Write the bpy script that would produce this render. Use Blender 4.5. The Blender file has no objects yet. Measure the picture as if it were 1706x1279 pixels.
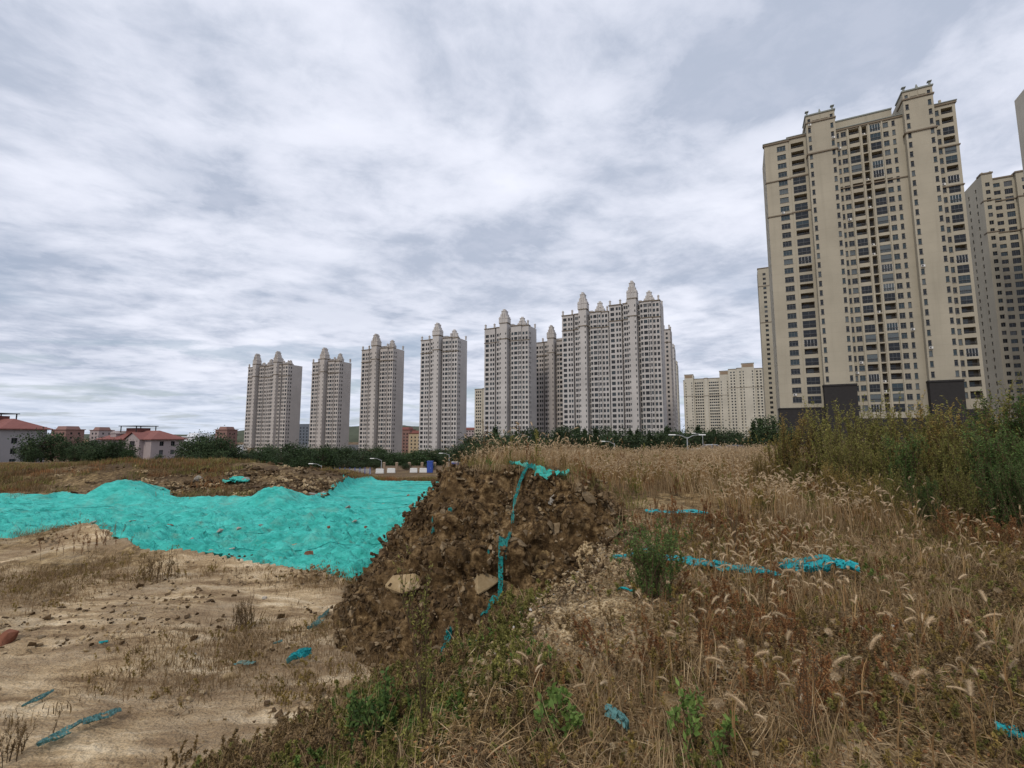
import bpy, bmesh, math, random
import numpy as np
from mathutils import Vector, Matrix, Euler

# ------------------------------------------------------------------ camera, sky, sun, exposure
scene = bpy.context.scene
COL = scene.collection
PITCH = math.radians(6.2)
EYE = 1.6
cam_d = bpy.data.cameras.new('camera')
cam = bpy.data.objects.new('camera', cam_d)
COL.objects.link(cam)
cam.location = (0, 0, EYE)
cam.rotation_euler = (math.radians(90) + PITCH, 0, 0)
cam_d.sensor_width = 36
cam_d.lens = 16.67
cam_d.clip_start = 0.05
cam_d.clip_end = 9000
scene.camera = cam

SUN_EL, SUN_AZ = math.radians(48), math.radians(208)      # azimuth clockwise from +Y: behind the viewer, to the left
sun_d = bpy.data.lights.new('sun', 'SUN')
sun_d.energy = 1.5
sun_d.angle = math.radians(10)
sun_d.color = (1.0, 0.91, 0.78)
sun = bpy.data.objects.new('sun', sun_d)
COL.objects.link(sun)
sdir = Vector((math.sin(SUN_AZ) * math.cos(SUN_EL), math.cos(SUN_AZ) * math.cos(SUN_EL), math.sin(SUN_EL)))
sun.rotation_euler = sdir.to_track_quat('Z', 'Y').to_euler()

scene.view_settings.view_transform = 'Standard'
scene.view_settings.look = 'None'
scene.view_settings.gamma = 1.0
scene.view_settings.exposure = 0.06
scene.view_settings.use_curve_mapping = False
scene.cycles.use_denoising = True
scene.cycles.max_bounces = 6
scene.cycles.transparent_max_bounces = 4

def make_world():
    w = bpy.data.worlds.new('World')
    scene.world = w
    w.use_nodes = True
    nt = w.node_tree
    N, L = nt.nodes, nt.links
    N.clear()
    def nd(t, **kw):
        n = N.new(t)
        for k, v in kw.items():
            setattr(n, k, v)
        return n
    def mth(op, a, b=None, clamp=False):
        n = nd('ShaderNodeMath', operation=op, use_clamp=clamp)
        for i, s in enumerate((a, b)):
            if s is None: continue
            if isinstance(s, (int, float)): n.inputs[i].default_value = s
            else: L.new(s, n.inputs[i])
        return n.outputs[0]
    def noise(vec, scale, detail, rough, dist=0.0, lac=2.0):
        n = nd('ShaderNodeTexNoise')
        n.inputs['Scale'].default_value = scale
        n.inputs['Detail'].default_value = detail
        n.inputs['Roughness'].default_value = rough
        n.inputs['Distortion'].default_value = dist
        n.inputs['Lacunarity'].default_value = lac
        L.new(vec, n.inputs['Vector'])
        return n.outputs['Fac']
    def mapr(v, a, b, c=0.0, d=1.0, smooth=True):
        n = nd('ShaderNodeMapRange', interpolation_type='SMOOTHSTEP' if smooth else 'LINEAR')
        n.inputs['From Min'].default_value = a
        n.inputs['From Max'].default_value = b
        n.inputs['To Min'].default_value = c
        n.inputs['To Max'].default_value = d
        L.new(v, n.inputs['Value'])
        return n.outputs['Result']
    def mix(f, a, b):
        n = nd('ShaderNodeMix', data_type='RGBA')
        if isinstance(f, float): n.inputs[0].default_value = f
        else: L.new(f, n.inputs[0])
        for i, s in ((6, a), (7, b)):
            if isinstance(s, tuple): n.inputs[i].default_value = s + (1,)
            else: L.new(s, n.inputs[i])
        return n.outputs[2]
    tc = nd('ShaderNodeTexCoord')
    sep = nd('ShaderNodeSeparateXYZ')
    L.new(tc.outputs['Generated'], sep.inputs[0])
    dx, dy, dz = sep.outputs
    den = mth('ADD', mth('MAXIMUM', dz, 0.0), 0.10)          # cloud layer seen in perspective
    px, py = mth('DIVIDE', dx, den), mth('DIVIDE', dy, den)
    cmb = nd('ShaderNodeCombineXYZ')
    L.new(px, cmb.inputs[0]); L.new(py, cmb.inputs[1])
    P = cmb.outputs[0]
    # Nishita clear sky behind the cloud deck
    sky = nd('ShaderNodeTexSky', sky_type='NISHITA')
    sky.sun_disc = False
    sky.sun_elevation = SUN_EL
    sky.sun_rotation = SUN_AZ
    sky.air_density = 1.0
    sky.dust_density = 1.5
    skyc = nd('ShaderNodeVectorMath', operation='SCALE')
    L.new(sky.outputs[0], skyc.inputs[0])
    skyc.inputs['Scale'].default_value = 0.10
    # warp
    wn = nd('ShaderNodeTexNoise'); wn.inputs['Scale'].default_value = 0.9; wn.inputs['Detail'].default_value = 3
    L.new(P, wn.inputs['Vector'])
    wv = nd('ShaderNodeVectorMath', operation='MULTIPLY_ADD')
    L.new(wn.outputs['Color'], wv.inputs[0]); wv.inputs[1].default_value = (0.30, 0.30, 0); L.new(P, wv.inputs[2])
    W = wv.outputs[0]
    rot = nd('ShaderNodeMapping')
    rot.inputs['Rotation'].default_value = (0, 0, math.radians(-32))
    rot.inputs['Scale'].default_value = (0.9, 1.0, 1)
    rot.inputs['Location'].default_value = SKY_OFF
    L.new(W, rot.inputs['Vector'])
    V = rot.outputs[0]
    n1 = noise(V, 0.8, 3, 0.5)
    n2 = noise(V, 2.5, 8, 0.56, 0.15)
    n3 = noise(V, 8.0, 7, 0.62, 0.2)
    body = mth('ADD', mth('ADD', mth('MULTIPLY', n1, 0.38), mth('MULTIPLY', n2, 0.44)), mth('MULTIPLY', n3, 0.18))
    shade = mapr(body, 0.37, 0.615)
    # heavier patches of cloud: position on the deck (plane coordinates), radius, weight
    for (bx, by, r, wgt) in PATCHES:
        d = nd('ShaderNodeVectorMath', operation='DISTANCE')
        L.new(W, d.inputs[0]); d.inputs[1].default_value = (bx, by, 0)
        f = mapr(d.outputs['Value'], r * 0.15, r, wgt, 0.0)
        shade = mth('SUBTRACT', shade, f, True)
    deck = mix(shade, (0.46, 0.515, 0.635), (0.88, 0.905, 1.01))
    mid = mapr(n3, 0.40, 0.62)
    deck = mix(mth('MULTIPLY', mid, 0.22), deck, (0.66, 0.69, 0.81))
    # thin places where the clear sky shows, mostly low over the horizon
    gap_n = noise(V, 1.1, 7, 0.58, 0.2)
    low = mapr(dz, 0.02, 0.42, 1.0, 0.0)
    gap = mth('MULTIPLY', mapr(gap_n, 0.50, 0.63), mth('MULTIPLY', low, 0.62))
    col = mix(gap, deck, skyc.outputs[0])
    # pale veil of distance near the horizon
    veil = mapr(dz, 0.0, 0.13, 0.45, 0.0)
    col = mix(veil, col, (0.56, 0.66, 0.80))
    bg = nd('ShaderNodeBackground')
    bg.inputs['Strength'].default_value = 1.0
    L.new(col, bg.inputs['Color'])
    out = nd('ShaderNodeOutputWorld')
    L.new(bg.outputs[0], out.inputs[0])

SKY_OFF = (3.7, 1.2, 0.0)
PATCHES = [(.72, 1.12, .50, .62), (-.87, 1.58, .36, .60), (-1.78, 2.05, .30, .55), (-.86, 2.85, .60, .40), (-3.1, 3.5, 1.1, .40), (.25, 2.0, .40, .30)]
make_world()

# ------------------------------------------------------------------ helpers
FPX = 16.67 / 36 * 1706
SP, CP = math.sin(PITCH), math.cos(PITCH)
rng = np.random.default_rng(7)
random.seed(5)

def ray(px, py):
    u, v = (px - 853) / FPX, (639.5 - py) / FPX
    return u, CP - v * SP, SP + v * CP
def at(px, py, depth):
    """measured point of the photograph, carried to a distance in metres"""
    a, b, c = ray(px, py)
    t = depth / b
    return Vector((a * t, depth, EYE + c * t))
def at_z(px, py, z):
    a, b, c = ray(px, py)
    t = (z - EYE) / c
    return Vector((a * t, b * t, z))

_T2 = rng.random((256, 256))
_T3 = rng.random((48, 48, 48))
def vnoise(x, y):
    xi, yi = np.floor(x).astype(int), np.floor(y).astype(int)
    fx, fy = x - xi, y - yi
    fx, fy = fx * fx * (3 - 2 * fx), fy * fy * (3 - 2 * fy)
    a, b = _T2[xi & 255, yi & 255], _T2[(xi + 1) & 255, yi & 255]
    c, d = _T2[xi & 255, (yi + 1) & 255], _T2[(xi + 1) & 255, (yi + 1) & 255]
    return (a * (1 - fx) + b * fx) * (1 - fy) + (c * (1 - fx) + d * fx) * fy
def fbm(x, y, o=4, g=0.5, l=2.03):
    s, a, t = 0, 1.0, 0
    for i in range(o):
        s = s + a * (vnoise(x + 17.3 * i, y - 9.1 * i) - 0.5)
        t += a; a *= g; x = x * l; y = y * l
    return s / t * 2
def ridge(x, y, o=3):
    s, a, t = 0, 1.0, 0
    for i in range(o):
        s = s + a * (1 - np.abs(2 * vnoise(x + 31.7 * i, y + 11.9 * i) - 1)); t += a; a *= .5; x = x * 2.1; y = y * 2.1
    return s / t
def vnoise3(x, y, z):
    xi, yi, zi = (np.floor(k).astype(int) for k in (x, y, z))
    fx, fy, fz = x - xi, y - yi, z - zi
    fx, fy, fz = (k * k * (3 - 2 * k) for k in (fx, fy, fz))
    r = 0
    for i in (0, 1):
        for j in (0, 1):
            for k in (0, 1):
                r = r + _T3[(xi + i) % 48, (yi + j) % 48, (zi + k) % 48] * (fx if i else 1 - fx) * (fy if j else 1 - fy) * (fz if k else 1 - fz)
    return r
def sstep(a, b, x):
    t = np.clip((x - a) / (b - a), 0, 1)
    return t * t * (3 - 2 * t)

def tag(o, label=None, cat=None, group=None, kind=None):
    if label: o['label'] = label
    if cat: o['category'] = cat
    if group: o['group'] = group
    if kind: o['kind'] = kind
    return o
def link(name, mesh, parent=None, loc=None, rot=None):
    o = bpy.data.objects.new(name, mesh)
    COL.objects.link(o)
    if parent is not None: o.parent = parent
    if loc is not None: o.location = loc
    if rot is not None: o.rotation_euler = rot
    return o
def empty(name, loc=(0, 0, 0), rz=0.0):
    o = bpy.data.objects.new(name, None)
    COL.objects.link(o)
    o.empty_display_size = 0.2
    o.location = loc
    o.rotation_euler = (0, 0, rz)
    return o
def copy_tree(o, parent=None):
    c = o.copy()
    COL.objects.link(c)
    c.parent = parent
    for ch in list(o.children):
        copy_tree(ch, c)
    return c

class MB:
    """collects faces for one mesh"""
    def __init__(s): s.v, s.f, s.m = [], [], []
    def face(s, pts, m=0):
        n = len(s.v); s.v.extend([tuple(p) for p in pts]); s.f.append(tuple(range(n, n + len(pts)))); s.m.append(m)
    def box(s, x0, x1, y0, y1, z0, z1, m=0):
        n = len(s.v)
        s.v.extend([(x0, y0, z0), (x1, y0, z0), (x1, y1, z0), (x0, y1, z0), (x0, y0, z1), (x1, y0, z1), (x1, y1, z1), (x0, y1, z1)])
        for q in ((0, 3, 2, 1), (4, 5, 6, 7), (0, 1, 5, 4), (1, 2, 6, 5), (2, 3, 7, 6), (3, 0, 4, 7)):
            s.f.append(tuple(n + k for k in q)); s.m.append(m)
    def frustum(s, x0, x1, y0, y1, z0, z1, ins, m=0):
        n = len(s.v)
        s.v.extend([(x0, y0, z0), (x1, y0, z0), (x1, y1, z0), (x0, y1, z0), (x0 + ins, y0 + ins, z1), (x1 - ins, y0 + ins, z1), (x1 - ins, y1 - ins, z1), (x0 + ins, y1 - ins, z1)])
        for q in ((0, 3, 2, 1), (4, 5, 6, 7), (0, 1, 5, 4), (1, 2, 6, 5), (2, 3, 7, 6), (3, 0, 4, 7)):
            s.f.append(tuple(n + k for k in q)); s.m.append(m)
    def tube(s, pts, radii, k=5, m=0, cap=True):
        pts = [Vector(p) for p in pts]
        base = len(s.v)
        for i, p in enumerate(pts):
            t = (pts[min(i + 1, len(pts) - 1)] - pts[max(i - 1, 0)]).normalized()
            a = t.cross(Vector((0.13, 0.31, 0.94))) if abs(t.z) < .9 else t.cross(Vector((1, 0, 0)))
            a.normalize(); b = t.cross(a)
            r = radii[i] if isinstance(radii, (list, tuple)) else radii
            for j in range(k):
                an = 2 * math.pi * j / k
                s.v.append(tuple(p + a * (r * math.cos(an)) + b * (r * math.sin(an))))
        for i in range(len(pts) - 1):
            for j in range(k):
                s.f.append((base + i * k + j, base + i * k + (j + 1) % k, base + (i + 1) * k + (j + 1) % k, base + (i + 1) * k + j)); s.m.append(m)
        if cap:
            s.f.append(tuple(base + j for j in reversed(range(k)))); s.m.append(m)
            e = base + (len(pts) - 1) * k
            s.f.append(tuple(e + j for j in range(k))); s.m.append(m)
    def blade(s, pts, w, side, m=0):
        """a ribbon that narrows to a tip"""
        pts = [Vector(p) for p in pts]; side = Vector(side)
        n = len(s.v); L = len(pts)
        for i, p in enumerate(pts[:-1]):
            q = side * (w * (1 - 0.75 * (i / (L - 1)) ** 1.5) * .5)
            s.v.append(tuple(p - q)); s.v.append(tuple(p + q))
        s.v.append(tuple(pts[-1]))
        for i in range(L - 2):
            s.f.append((n + 2 * i, n + 2 * i + 1, n + 2 * i + 3, n + 2 * i + 2)); s.m.append(m)
        s.f.append((n + 2 * (L - 2), n + 2 * (L - 2) + 1, n + 2 * (L - 1))); s.m.append(m)
    def leaf(s, c, d, side, ln, w, m=0):
        """diamond leaf from c along d"""
        c = Vector(c); d = Vector(d); side = Vector(side)
        s.face([c, c + d * (ln * .45) - side * (w * .5), c + d * ln, c + d * (ln * .45) + side * (w * .5)], m)
    def mesh(s, name, mats, smooth=False):
        me = bpy.data.meshes.new(name)
        me.from_pydata(s.v, [], s.f)
        for mt in (mats if isinstance(mats, (list, tuple)) else [mats]): me.materials.append(mt)
        if len(set(s.m)) > 1: me.polygons.foreach_set('material_index', s.m)
        if smooth: me.polygons.foreach_set('use_smooth', [True] * len(s.f))
        me.update()
        return me
    def build(s, name, mats, parent=None, loc=None, rot=None, smooth=False):
        return link(name, s.mesh(name, mats, smooth), parent, loc, rot)

def rvec(up=0.0):
    v = Vector((random.gauss(0, 1), random.gauss(0, 1), random.gauss(0, 1) + up))
    return v.normalized() if v.length > 1e-6 else Vector((0, 0, 1))

# ------------------------------------------------------------------ materials
class NT:
    def __init__(s, name, rough=0.85, spec=0.3):
        s.mat = bpy.data.materials.new(name); s.mat.use_nodes = True
        s.nt = s.mat.node_tree; s.b = s.nt.nodes['Principled BSDF']
        s.b.inputs['Roughness'].default_value = rough
        s.b.inputs['Specular IOR Level'].default_value = spec
        s._pos = None
    def n(s, t, **kw):
        x = s.nt.nodes.new(t)
        for k, v in kw.items(): setattr(x, k, v)
        return x
    def l(s, a, b): s.nt.links.new(a, b)
    def pos(s, obj=False):
        if obj: return s.n('ShaderNodeTexCoord').outputs['Object']
        if s._pos is None: s._pos = s.n('ShaderNodeNewGeometry').outputs['Position']
        return s._pos
    def noise(s, scale, detail=4, rough=.55, vec=None, stretch=None, dist=0.0):
        x = s.n('ShaderNodeTexNoise')
        x.inputs['Scale'].default_value = scale; x.inputs['Detail'].default_value = detail
        x.inputs['Roughness'].default_value = rough; x.inputs['Distortion'].default_value = dist
        v = vec if vec is not None else s.pos()
        if stretch:
            m = s.n('ShaderNodeMapping'); m.inputs['Scale'].default_value = stretch; s.l(v, m.inputs['Vector']); v = m.outputs[0]
        s.l(v, x.inputs['Vector'])
        return x.outputs['Fac']
    def mr(s, v, a, b, c=0., d=1.):
        x = s.n('ShaderNodeMapRange'); 
        for k, val in zip(('From Min', 'From Max', 'To Min', 'To Max'), (a, b, c, d)): x.inputs[k].default_value = val
        s.l(v, x.inputs['Value']); return x.outputs['Result']
    def mix(s, f, a, b, mode='MIX'):
        x = s.n('ShaderNodeMix', data_type='RGBA', blend_type=mode)
        if isinstance(f, (int, float)): x.inputs[0].default_value = f
        else: s.l(f, x.inputs[0])
        for i, q in ((6, a), (7, b)):
            if isinstance(q, tuple): x.inputs[i].default_value = q + (1,)
            else: s.l(q, x.inputs[i])
        return x.outputs[2]
    def ramp(s, v, stops):
        x = s.n('ShaderNodeValToRGB'); e = x.color_ramp.elements
        while len(e) < len(stops): e.new(0.5)
        for k, (p, c) in enumerate(stops): e[k].position = p; e[k].color = c + (1,)
        s.l(v, x.inputs[0]); return x.outputs[0]
    def math(s, op, a, b):
        x = s.n('ShaderNodeMath', operation=op)
        for i, q in ((0, a), (1, b)):
            if isinstance(q, (int, float)): x.inputs[i].default_value = q
            else: s.l(q, x.inputs[i])
        return x.outputs[0]
    def objrand(s): return s.n('ShaderNodeObjectInfo').outputs['Random']
    def island(s): return s.n('ShaderNodeNewGeometry').outputs['Random Per Island']
    def attr(s, name):
        x = s.n('ShaderNodeAttribute'); x.attribute_name = name; return x
    def col(s, c):
        if isinstance(c, tuple): s.b.inputs['Base Color'].default_value = c + (1,)
        else: s.l(c, s.b.inputs['Base Color'])
        return s
    def bump(s, h, strength=.5, dist=.02):
        x = s.n('ShaderNodeBump'); x.inputs['Strength'].default_value = strength; x.inputs['Distance'].default_value = dist
        s.l(h, x.inputs['Height']); s.l(x.outputs[0], s.b.inputs['Normal']); return s

def m_plain(name, c, rough=.8, spec=.3, var=.12, scale=3.0, metal=0.0):
    t = NT(name, rough, spec)
    n = t.noise(scale, 5, .6)
    lo, hi = tuple(k * (1 - var) for k in c), tuple(min(1, k * (1 + var)) for k in c)
    t.col(t.mix(n, lo, hi)); t.b.inputs['Metallic'].default_value = metal
    return t.mat
def m_wall(name, c, streak=.10, blot=.10):
    """painted render: fine horizontal coursing, rain streaks, blotches"""
    t = NT(name, .88, .2)
    a = t.noise(.09, 4, .6)
    st = t.noise(1.0, 4, .6, stretch=(.9, .9, .03))
    b = t.mix(t.mr(a, .3, .7), tuple(k * (1 - blot) for k in c), tuple(k * (1 + blot) for k in c))
    f = t.mr(st, .52, .75, 0, streak * 2.2)
    b = t.mix(f, b, tuple(k * .55 for k in c))
    sepz = t.n('ShaderNodeSeparateXYZ'); t.l(t.pos(), sepz.inputs[0])
    fl = t.math('FRACT', t.math('MULTIPLY', sepz.outputs[2], 1 / 2.9), 0)
    ln = t.math('LESS_THAN', fl, .022)
    b = t.mix(t.math('MULTIPLY', ln, .22), b, tuple(k * .5 for k in c))
    t.col(b)
    return t.mat
def m_glass(name, dark=(.012, .013, .016), light=(.14, .145, .15), p=.90, isl=True, tint=(.05, .075, .09)):
    t = NT(name, .15, .32)
    r = t.island() if isl else t.objrand()
    c = t.mix(t.mr(r, p, p + .02), dark, light)
    c = t.mix(t.mr(r, p - .35, p - .33, 0, .6), dark, t.mix(t.mr(r, p - .1, p), tint, c))
    t.col(c)
    return t.mat
def m_leaf(name, c1, c2, c3=None, rough=.7, trans=.25, isl=True):
    t = NT(name, rough, .2)
    r = t.island() if isl else t.objrand()
    o = t.objrand()
    stops = [(0, c1), (.55, c2), (1, c3 or c2)]
    c = t.ramp(r, stops)
    c = t.mix(t.mr(o, 0, 1, 0, .55), c, tuple(k * .45 for k in c1))
    t.col(c)
    # some light passes through the leaf
    tr = t.n('ShaderNodeBsdfTranslucent'); t.l(c, tr.inputs['Color'])
    mx = t.n('ShaderNodeMixShader'); mx.inputs[0].default_value = trans
    out = t.nt.nodes['Material Output']
    t.l(t.b.outputs[0], mx.inputs[1]); t.l(tr.outputs[0], mx.inputs[2]); t.l(mx.outputs[0], out.inputs['Surface'])
    return t.mat

M = {}
M['khaki'] = m_wall('khaki_render', (.385, .35, .275))
M['beige'] = m_wall('beige_render', (.50, .47, .395))
M['stonegrey'] = m_wall('grey_render', (.50, .475, .455))
M['pinkgrey'] = m_wall('pink_grey_render', (.45, .415, .385))
M['palebeige'] = m_wall('pale_render', (.50, .46, .38))
M['plinth'] = m_plain('dark_stone_cladding', (.036, .034, .034), .8, .12, .25, 1.5)
M['brownbase'] = m_plain('brown_stone_base', (.27, .20, .14), .8, .3, .15, 1.0)
M['band'] = m_plain('brown_cornice', (.20, .165, .125), .85, .2, .15, .6)
M['cap'] = m_plain('grey_green_capping', (.22, .24, .22), .7, .3, .1, .5)
M['roofgrey'] = m_plain('roof_felt', (.14, .14, .14), .9, .2, .2, .4)
M['glass'] = m_glass('window_glass')
M['glass_obj'] = m_glass('balcony_glass', (.014, .017, .022), (.16, .19, .20), .82, False, (.045, .075, .09))
M['frame'] = m_plain('grey_aluminium', (.13, .135, .135), .5, .5, .1, 3, .2)
M['frame_dark'] = m_plain('dark_aluminium', (.07, .07, .075), .5, .5, .1, 3, .2)
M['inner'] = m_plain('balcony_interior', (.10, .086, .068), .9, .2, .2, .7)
M['white'] = m_plain('white_enamel', (.68, .68, .66), .5, .4, .06, 2)
M['steel'] = m_plain('galvanised_steel', (.45, .46, .47), .45, .5, .1, 4, .5)
M['blue'] = m_plain('blue_steel', (.03, .075, .33), .5, .4, .15, 2)
M['concrete'] = m_plain('concrete', (.36, .35, .33), .9, .2, .15, 1.5)
# ------------------------------------------------------------------ lie of the land
# edge of the raised plateau the viewer stands on: x, y, how much of a cut bank it is (0 gentle .. 1 cut face)
LIP = np.array([(-1.6, -6, 0), (-1.1, -1, 0), (-.55, 1.2, 0), (-.15, 2.6, 0), (.12, 3.8, .05), (.42, 4.7, .2), (1.15, 6.3, .55), (1.7, 7.5, .9),
                (1.98, 8.5, 1), (1.75, 9.5, 1), (1.0, 10.15, 1), (.1, 10.35, 1), (-.8, 10.45, 1), (-1.45, 10.8, 1), (-1.65, 12.2, .9), (-1.7, 15, .7), (-1.2, 22, .4), (1.5, 33, .2), (6, 44, .1)])
POLY = [tuple(p[:2]) for p in LIP] + [(60, 46), (120, 30), (120, -60), (-1.6, -60)]

def inside(poly, x, y):
    r = np.zeros(x.shape, bool)
    n = len(poly)
    for i in range(n):
        x0, y0 = poly[i]; x1, y1 = poly[(i + 1) % n]
        c = (y0 > y) != (y1 > y)
        xi = (x1 - x0) * (y - y0) / (y1 - y0 + 1e-12) + x0
        r ^= c & (x < xi)
    return r
def segdist(pts, x, y, closed=False):
    best = np.full(x.shape, 1e9); w = np.zeros(x.shape)
    n = len(pts)
    for i in range(n if closed else n - 1):
        a, b = pts[i], pts[(i + 1) % n]
        dx, dy = b[0] - a[0], b[1] - a[1]
        t = np.clip(((x - a[0]) * dx + (y - a[1]) * dy) / (dx * dx + dy * dy + 1e-12), 0, 1)
        d = np.hypot(x - a[0] - t * dx, y - a[1] - t * dy)
        k = d < best
        best = np.where(k, d, best)
        if len(a) > 2: w = np.where(k, a[2] + (b[2] - a[2]) * t, w)
    return best, w

_ne = [(-60, 938), (0, 917), (50, 914), (95, 914), (140, 917), (185, 928), (222, 947), (300, 958), (370, 964), (450, 969), (520, 979), (575, 994)]
_fe = [(746, 799), (690, 797), (625, 798), (590, 806), (575, 812), (560, 822), (540, 832), (500, 838)]
NETZ = -2.45
NET = [tuple(at_z(a, b, NETZ)[:2]) for a, b in _ne] + [(-2.4, 11.6), (-1.2, 12.8), (-1.0, 18), (-1.4, 26), (-2.6, 36)] + \
      [tuple(at_z(a, b, NETZ)[:2]) for a, b in _fe] + [(-11.3, 27.4), (-12.6, 27.6), (-14.2, 27.3)] + \
      [tuple(at_z(a, b, NETZ)[:2]) for a, b in ((410, 844), (370, 838), (330, 841), (285, 842))] + [(-20.6, 29.2), (-22.6, 29.8), (-24.7, 29.3)] + \
      [tuple(at_z(a, b, NETZ)[:2]) for a, b in ((120, 834), (100, 829), (70, 836), (30, 835), (0, 833), (-60, 831))]
HEAPS = [(-22.6, 28.2, 2.0, 1.4, 1.12), (-12.9, 26.6, 1.35, 1.0, .95), (-33, 37.5, 10, 3.6, 1.3), (-18, 36.5, 6.5, 4.2, 1.0),
         (-24, 40, 8, 5, .7), (-38, 48, 12, 6, .5), (-14.5, 17.2, 2.2, .9, .45), (-13.1, 15.3, 1.8, .7, .32), (-9.2, 14.3, 1.5, .6, .25),
         (-17.2, 27.6, 1.4, .7, .4), (-9.2, 20.5, 1.6, .8, .3), (-7.6, 17.2, 1.3, .6, .28)]

def lowland(x, y):
    q = x / np.maximum(y, 1)
    r = np.hypot(x, y) * .25 + y * .75
    left = np.interp(y, [-99, 68, 85, 130, 185, 260, 400], [-2.2, -2.1, -4.2, -6.4, -7.4, -14, -14])
    mid = np.interp(y, [-99, 49, 62, 95, 130, 200, 290], [-2.2, -2.15, -4.4, -6.3, -8.2, -12, -14])
    cen = np.interp(y, [-99, 42.5, 56, 95, 130, 200, 290], [-2.2, -2.25, -4.0, -6.2, -7.8, -12, -14])
    rgt = np.interp(y, [-99, 34, 60, 110, 160, 290], [-2.0, -2.4, -4, -4.5, -6, -14])
    a = sstep(-.75, -.5, q); b = sstep(-.36, -.27, q); c = sstep(.12, .4, q)
    z = left * (1 - a) + mid * a
    z = z * (1 - b) + cen * b
    z = z * (1 - c) + rgt * c
    near = 1 - sstep(45, 80, y)
    z = z + near * (.16 * fbm(x * .22, y * .22, 3) + .10 * fbm(x * .8 + 5, y * .8, 3))
    ins = inside(NET, x, y)
    d, _ = segdist(NET, x, y, True)
    clear = 1 - ins * sstep(-.3, .5, d)
    for cx, cy, rx, ry, h in HEAPS:
        g = (clear if cy > 30 else 1) * np.exp(-((np.abs((x - cx) / rx)) ** 2.6 + (np.abs((y - cy) / ry)) ** 2.6))
        z = z + h * g
    z = z - np.where(ins, .28 * sstep(0, .7, d), 0)
    # broken sandy lip beside the net
    z = z + np.where(~ins & (y < 22) & (y > 5), .13 * np.exp(-(d / .8) ** 2) + .05 * np.exp(-(d / .25) ** 2), 0)
    return z

def plateau(x, y):
    e = 1 - sstep(1.72, 2.06, x + .30 * fbm(x * 1.3, y * 1.3 + 4, 2) + .10 * (y - 9.5) * (y > 9.5))
    z = .90 * (.12 + .88 * e) * np.exp(-(((x + .1) / 3.0) ** 2 + ((y - 10.7) / 2.5) ** 2)) + .28 * sstep(8, 17, y)
    z = z - 2.4 * sstep(27, 46, y) - .3 * sstep(18, 40, x)
    z = z + .07 * fbm(x * .9, y * .9, 3) + .05 * fbm(x * 3.1, y * 3.1, 3)
    return z

def land(x, y, full=False):
    d, w = segdist(LIP, x, y)
    ins = inside(POLY, x, y)
    s = np.where(ins, d, -d)
    n = fbm(x * .7 + 3, y * .7, 3) * .35 + fbm(x * 2.6, y * 2.6 + 8, 3) * .14
    dd = np.maximum(d + n * np.minimum(1, d * 2), 0)
    gentle = .47 * dd + .12 * sstep(0, .5, dd)
    cut = np.interp(dd, [0, .1, 1.25, 2.5, 3.3, 6], [0, .32, 1.85, 2.9, 4.0, 6.5])
    drop = gentle * (1 - w) + cut * w
    P = plateau(x, y)
    up = np.where(ins, P - .12 * np.exp(-(d / .35) ** 2) * (w > .2), P - drop)
    Lw = lowland(x, y)
    k = .10
    h = np.clip(.5 + .5 * (up - Lw) / k / 2, 0, 1)
    z = Lw * (1 - h) + up * h + k * h * (1 - h)
    # hollow eaten into the right end of the bank
    z = z - 1.0 * np.exp(-(np.abs((x - 1.5) / .42) ** 4 + np.abs((y - 8.75) / .42) ** 4))
    if full: return z, s, w, up - Lw
    return z
def bank_mask(x, y, s, w, ab):
    m = sstep(.22, .5, w) * sstep(-3.7, -3.2, s) * (1 - sstep(0, .35, s - .45 - 1.7 * np.exp(-((x - 1.9) / .7) ** 2) * sstep(8, 9, y))) * (1 - sstep(13.2, 14.5, y)) * sstep(-.5, .05, ab)
    return m
def land1(x, y):
    return float(land(np.array([float(x)]), np.array([float(y)]))[0])

def on_land(px, py, d0=1.2):
    """where the line of sight to a measured point meets the ground"""
    dep = np.geomspace(d0, 75, 1500)
    a, bb, c = ray(px, py)
    t = dep / bb
    under = np.nonzero(EYE + c * t <= land(a * t, dep))[0]
    return at(px, py, float(dep[under[0]]) if len(under) else 75.0)

def grid_mesh(name, X, Y, Z, keep, mats, attrs=None, smooth=True):
    ny, nx = X.shape
    idx = np.arange(nx * ny).reshape(ny, nx)
    f = np.stack([idx[:-1, :-1], idx[:-1, 1:], idx[1:, 1:], idx[1:, :-1]], -1).reshape(-1, 4)
    if keep is not None:
        kk = keep.ravel()
        f = f[kk[f].all(1)]
    used = np.unique(f)
    remap = np.full(nx * ny, -1); remap[used] = np.arange(len(used))
    f = remap[f]
    co = np.stack([X.ravel(), Y.ravel(), Z.ravel()], -1)[used]
    me = bpy.data.meshes.new(name)
    me.vertices.add(len(co)); me.vertices.foreach_set('co', co.ravel())
    me.loops.add(f.size); me.loops.foreach_set('vertex_index', f.ravel().astype(np.int32))
    me.polygons.add(len(f)); me.polygons.foreach_set('loop_start', (np.arange(len(f)) * 4).astype(np.int32))
    me.polygons.foreach_set('loop_total', np.full(len(f), 4, np.int32))
    me.update(calc_edges=True); me.validate()
    if smooth: me.polygons.foreach_set('use_smooth', np.ones(len(me.polygons), bool))
    for k, v in (attrs or {}).items():
        a = me.attributes.new(k, 'FLOAT_COLOR', 'POINT')
        c = np.ones((len(co), 4)); c[:, :3] = v.reshape(-1, 3)[used]
        a.data.foreach_set('color', c.ravel().astype(np.float32))
    for mt in mats: me.materials.append(mt)
    return me

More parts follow.
